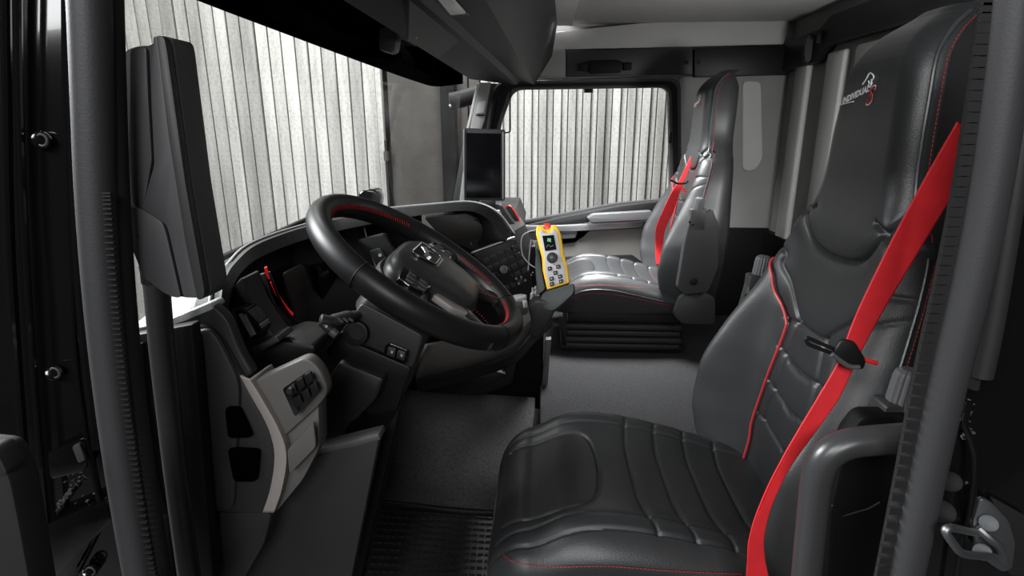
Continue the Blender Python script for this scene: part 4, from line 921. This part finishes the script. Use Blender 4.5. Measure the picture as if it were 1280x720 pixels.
tg = prism('belt_slider', rnd(A([(1040, 437), (1050, 422), (1066, 425), (1080, 448), (1077, 460), (1058, 460), (1042, 450)], Y=.664), .005), (0, -.006, 0), 'plastic_dark', sb, bevel=.002)
tube('latch_frame', rnd(A([(1007, 421), (1044, 437), (1043, 443), (1009, 430)], Y=.668), .006), .0024, 'plastic_dark', sb, closed=True, n=6)
tube('slider_bar', smooth_path(A([(1040, 443), (1052, 452), (1062, 458), (1074, 459)], Y=.655), 4), .003, 'plastic_mid', sb, n=8)
tube('guide_bar', [at(1078, 449, Y=.668), at(1096, 454, Y=.668)], .003, 'red_plastic', sb, n=8)
pb = empty('seat_belt', at(838, 260, Y=2.60), 'red seat belt hanging beside the passenger seat by the far window', 'seat belt')
L_ = [pw(866, 194, 5, Y=2.42, ang=0), pw(854, 222, 6, Y=2.40, ang=5), pw(845, 240, 10, Y=2.40, ang=10), pw(836, 262, 13, Y=2.44, ang=15), pw(826, 285, 12, Y=2.50, ang=10), pw(824, 305, 10, Y=2.55, ang=0), pw(824, 332, 7, Y=2.55, ang=0)]
ribbon('shoulder_strap', [c for c, d in L_], [d for c, d in L_], 'belt', pb)
tube('inner_strap', smooth_path(A([(853, 235), (859, 246), (857, 262), (853, 275)], Y=2.38), 4), .005, 'belt', pb, flat=((0, 1, 0), .2, 1), n=6)
tube('slider_bar', smooth_path(A([(838, 225), (846, 229), (856, 229), (860, 226)], Y=2.38), 4), .004, 'black', pb, n=8)

# ================================================================ DRIVER DOORWAY
ap = empty('trim_6', at(100, 400, Y=.5), 'front door pillar with rubber seal on the left', 'trim', kind='structure'); del ap['category']
def band(name, pts, m, parent, Y, r, flat=None, n=14):
    return tube(name, smooth_path([at(a, b_, Y=Y) for a, b_ in pts], 8), r, m, parent, n=n, flat=flat)
band('door_seal', [(108, -60), (112, 0), (116, 120), (120, 240), (128, 360), (140, 480), (156, 600), (176, 720), (188, 790)], 'seal', ap, .50, .0165)
band('seal_flange', [(133, -60), (135, 0), (139, 120), (144, 240), (152, 360), (164, 480), (181, 600), (200, 720), (212, 790)], 'rubber', ap, .515, .012)
v = []; Pq = smooth_path([at(a, b_, Y=.50) for a, b_ in [(143, 240), (151, 360), (163, 480), (180, 600), (199, 720)]], 18); bb = MB()
for p in Pq: bb.add(*box_vf(p+Vector((0, -.009, 0)), (.008, .003, .0016)))
bb.build('flange_ribs', 'rubber', ap, kind='stuff', angle=0)
# black painted jamb with folds
JX = [(-40, -60, 780), (0, -60, 780)]
prism('jamb_panel', A([(-60, -60), (100, -60), (112, 300), (150, 620), (185, 780), (-60, 780)], Y=.56), (0, .02, 0), 'gloss_black', ap, bevel=.004)
for pts, r_ in (([(6, -60), (8, 100), (12, 300), (25, 500), (48, 780)], .0045), ([(22, -60), (24, 120), (32, 320), (50, 560), (72, 780)], .0035), ([(82, -60), (83, 120), (88, 300), (98, 480), (128, 640)], .0035), ([(90, -60), (94, 200), (104, 400), (122, 560)], .006)):
    band('jamb_fold', pts, 'gloss_black', ap, .545, r_, n=10)
for px, py in ((52, 175), (68, 466), (113, 714)):
    cyl('bolt', at(px, py, Y=.557), at(px, py, Y=.549), .0085, 'gloss_black', ap, n=20, bevel=.002)
    c_ = at(px, py, Y=.548); tube('bolt_ring', [c_+Vector((.0055*math.cos(q), 0, .0055*math.sin(q))) for q in np.linspace(0, 2*math.pi, 17)[:-1]], .0011, 'plastic_mid', ap, n=5, closed=True)
prism('jamb_plate', rnd(A([(58, 566), (100, 550), (110, 575), (104, 590), (62, 600)], Y=.545), .006), (0, .01, 0), 'gloss_black', ap, bevel=.002)
prism('jamb_tab', rnd(A([(93, 556), (102, 551), (110, 573), (101, 577)], Y=.54), .003), (0, -.004, 0), 'plastic_mid', ap, bevel=.001)
bb = MB()
for i in range(26):
    px = 88+random.gauss(0, 9); py = 600+random.gauss(0, 22); c_ = at(px, py, Y=.555-.001)
    s_ = random.uniform(.0006, .0022); bb.add(*box_vf(c_, (s_*1.5, .003, s_)))
for i in range(14):
    c_ = at(74+i*1.2+random.gauss(0, 1.5), 633-i*1.5+random.gauss(0, 1.5), Y=.553); bb.add(*box_vf(c_, (.004, .003, .003)))
bb.build('metal_flecks', 'steel', ap, kind='stuff', angle=0, label='bright specks of bare metal on the black jamb')
prism('jamb_lower_fold', rnd(A([(48, 660), (85, 645), (130, 625), (140, 650), (110, 680), (80, 740), (50, 740)], Y=.54), .006), (0, .015, 0), 'gloss_black', ap, bevel=.003)
od = empty('door_2', at(15, 650, Y=.40), 'dark grained edge of the open driver door at lower left', 'door', kind='structure'); del od['category']
prism('door_trim', rnd(A([(-60, 560), (-5, 566), (12, 600), (24, 660), (42, 760), (-60, 760)], Y=.42), .01), (0, .03, 0), 'plastic', od, bevel=.006)
prism('door_trim_upper', rnd(A([(-60, 555), (-6, 562), (10, 594), (-60, 598)], Y=.415), .006), (0, .02, 0), 'plastic', od, bevel=.003)
# grab pole and dark inner panel by the front pillar
gp = empty('grab_pole', at(240, 720, Y=.60), 'tall black grab pole below the mirror at the front doorway', 'grab pole')
band('pole', [(190, 330), (196, 360), (203, 440), (214, 540), (226, 640), (238, 730), (246, 790)], 'pole_metal', gp, .60, .0135, n=20)
ip = empty('pillar_cover', at(190, 700, Y=.64), 'dark ridged pillar cover left of the grab pole', 'pillar cover')
prism('cover_panel', A([(160, 420), (240, 405), (270, 760), (185, 760), (175, 560)], Y=.645), (0, .02, 0), 'plastic_dark', ip, bevel=.004)
band('cover_ridge', [(166, 428), (172, 500), (182, 580), (196, 635)], 'plastic', ip, .64, .012)
band('cover_ridge', [(200, 645), (206, 700), (214, 780)], 'plastic', ip, .64, .012)
# mirror
mi = empty('side_mirror', at(210, 370, Y=.52), 'dark grey side mirror housing seen from behind at upper left', 'mirror')
YM = .54
def my(pts, Y=YM): return A(pts, Y=Y)
fr = [(149, 70), (160, 60), (172, 57), (187, 56), (194, 46), (201, 44), (214, 47), (217, 60), (240, 230), (263, 362), (262, 371), (250, 373), (233, 373), (222, 371), (212, 366), (182, 352), (168, 312), (152, 250)]
prism('housing', rnd(A(fr, Y=YM), .004, 4), (0, .035, 0), 'mirror_plastic', mi, bevel=.008, seg=3)
def relief(name, pts, d, m='mirror_plastic', r=.004, bevel=.003): return prism(name, rnd(A(pts, Y=YM-.0005), r, 4), (0, -d, 0), m, mi, bevel=bevel)
relief('outer_shell', [(166, 62), (186, 59), (189, 130), (193, 200), (186, 240), (181, 262), (170, 256), (164, 200), (166, 120)], .004)
relief('inner_shell', [(197, 48), (201, 46), (218, 180), (240, 300), (252, 370), (234, 370), (216, 290), (212, 278), (182, 262), (198, 205), (194, 120)], .006)
relief('access_cover', [(158, 256), (184, 260), (209, 276), (214, 290), (232, 370), (222, 369), (210, 363), (186, 345), (168, 300)], .008, bevel=.004)
relief('mirror_rim', [(203, 45), (213, 48), (216, 62), (239, 230), (262, 362), (260, 371), (253, 372), (238, 300), (218, 170)], .009, 'plastic', bevel=.003)
prism('mirror_arm', A([(146, 238), (158, 246), (166, 290), (148, 282)], Y=YM+.01), (0, .03, 0), 'plastic_dark', mi, bevel=.003)
prism('pivot_cover', rnd(A([(173, 325), (184, 350), (190, 358), (176, 356)], Y=YM+.005), .003), (0, .02, 0), 'mirror_plastic', mi, bevel=.002)
# far side mirror, ramp mirror in front
fmr = empty('side_mirror', at(575, 125, Y=3.2), 'dark mirror housing outside beyond the far windshield pillar', 'mirror')
tube('mirror_shell', smooth_path([at(562, 127, Y=3.2), at(572, 125, Y=3.2), at(590, 120, Y=3.2), at(604, 116, Y=3.2)], 5), [.02]+[.045]*15, 'plastic_dark', fmr, n=16, flat=((0, 0, 1), 1, .8))
tube('mirror_bracket', [at(596, 118, Y=3.2), at(606, 116, Y=2.88)], .012, 'plastic_dark', fmr)
cyl('mirror_lamp', at(562, 133, Y=3.15), at(564, 132, Y=3.15), .009, 'light_grey', fmr, n=10)
rm = empty('ramp_mirror', at(452, 275, Y=1.9), 'black mirror outside the windshield behind the wheel rim', 'mirror')
prism('mirror_head', rnd(A([(447, 241), (456, 236), (470, 237), (474, 246), (472, 262), (449, 262)], Y=2.2), .02), (0, .08, 0), 'gloss_black', rm, bevel=.01, seg=3)
prism('mirror_base', rnd(A([(444, 262), (476, 258), (478, 300), (440, 300)], Y=2.22), .02), (0, .06, 0), 'plastic_dark', rm, bevel=.01)
# rear door pillar
bp2 = empty('trim_7', at(1200, 400, Y=.6), 'rear door pillar with rubber seal on the right', 'trim', kind='structure'); del bp2['category']
band('door_seal', [(1268, -60), (1264, 0), (1250, 120), (1232, 240), (1210, 350), (1184, 460), (1156, 590), (1129, 720), (1112, 800)], 'seal', bp2, .56, .0195, n=20)
band('seal_flange', [(1245, -60), (1240, 0), (1222, 120), (1202, 240), (1180, 350), (1155, 460), (1130, 590), (1104, 720), (1088, 800)], 'rubber', bp2, .565, .009)
Pq = smooth_path([at(a, b_, Y=.556) for a, b_ in [(1245, -40), (1238, 0), (1220, 120), (1200, 240), (1178, 350), (1153, 460), (1128, 590), (1102, 720)]], 9); bb = MB()
for p in Pq: bb.add(*box_vf(p+Vector((0, .001, 0)), (.012, .004, .0085)))
bb.build('flange_ribs', 'rubber', bp2, kind='stuff', angle=0)
prism('pillar_face', A([(1290, -60), (1420, -60), (1420, 780), (1140, 780), (1190, 560), (1240, 330)], Y=.60), (0, .02, 0), 'gloss_black', bp2, bevel=.004)
band('pillar_corner', [(1300, -60), (1284, 100), (1262, 260), (1240, 400), (1226, 470)], 'plastic', bp2, .575, .011)
prism('corner_cap', rnd(A([(1218, 380), (1246, 300), (1250, 330), (1224, 490), (1204, 484)], Y=.575), .004), (0, .02, 0), 'plastic', bp2, bevel=.004)
band('painted_edge', [(1212, 502), (1206, 530), (1214, 552), (1219, 580), (1213, 640), (1200, 690), (1190, 760)], 'gloss_black', bp2, .585, .0035)
for px, py, r_ in ((1188, 602, .012), (1178, 640, .014)):
    cyl('grommet', at(px, py, Y=.60), at(px, py, Y=.592), r_, 'black', bp2, n=20, bevel=.002)
bb = MB()
for i in range(22): 
    c_ = at(1208+random.gauss(0, 4), 500+i*2.4, Y=.594); bb.add(*box_vf(c_, (random.uniform(.001, .004), .003, random.uniform(.001, .003))))
bb.build('sealant_flecks', 'plastic_mid', bp2, kind='stuff', angle=0)
sk2 = empty('door_striker', at(1235, 690, Y=.585), 'steel door striker loop bolted to the rear door pillar', 'door striker')
prism('striker_plate', rnd(A([(1226, 622), (1240, 628), (1262, 652), (1270, 680), (1266, 712), (1254, 716), (1236, 704), (1222, 690), (1216, 655)], Y=.582), .006), (0, .006, 0), 'steel', sk2, bevel=.0015)
tube('striker_loop', smooth_path([at(1222, 666, Y=.578), at(1210, 664, Y=.555), at(1190, 660, Y=.53), at(1182, 664, Y=.525), at(1192, 680, Y=.525), at(1204, 692, Y=.53), at(1228, 695, Y=.55), at(1250, 697, Y=.578)], 6), .0042, 'steel', sk2, n=12)
tube('striker_link', smooth_path([at(1222, 660, Y=.576), at(1236, 672, Y=.57), at(1250, 684, Y=.57), at(1256, 700, Y=.576)], 5), .005, 'steel', sk2, n=10)
for px, py in ((1236, 654), (1228, 690)):
    cyl('striker_bolt', at(px, py, Y=.582), at(px, py, Y=.572), .0095, 'bolt_steel', sk2, n=20, bevel=.002)
prism('striker_backing', rnd(A([(1240, 622), (1290, 650), (1296, 720), (1262, 720)], Y=.59), .006), (0, .006, 0), 'rubber', sk2, bevel=.001)
# grab handle near the seat
gb = empty('entry_rail', at(1010, 720, Y=.62), 'thick black tubular grab rail by the driver seat', 'handrail')
band('handle_tube', [(1000, 800), (1008, 720), (1016, 640), (1022, 596), (1034, 570), (1060, 555), (1100, 550), (1150, 547)], 'pole_metal', gb, .61, .0175, n=22)
bx_ = ds
prism('side_cover', rnd(A([(1060, 545), (1080, 520), (1150, 520), (1150, 770), (1030, 770), (1038, 640)], Y=.655), .01), (0, .03, 0), 'black', bx_, bevel=.006)
tube('cover_crease', A([(1040, 632), (1052, 646), (1086, 636), (1100, 628)], Y=.652), .0016, 'plastic_dark', bx_, n=6)
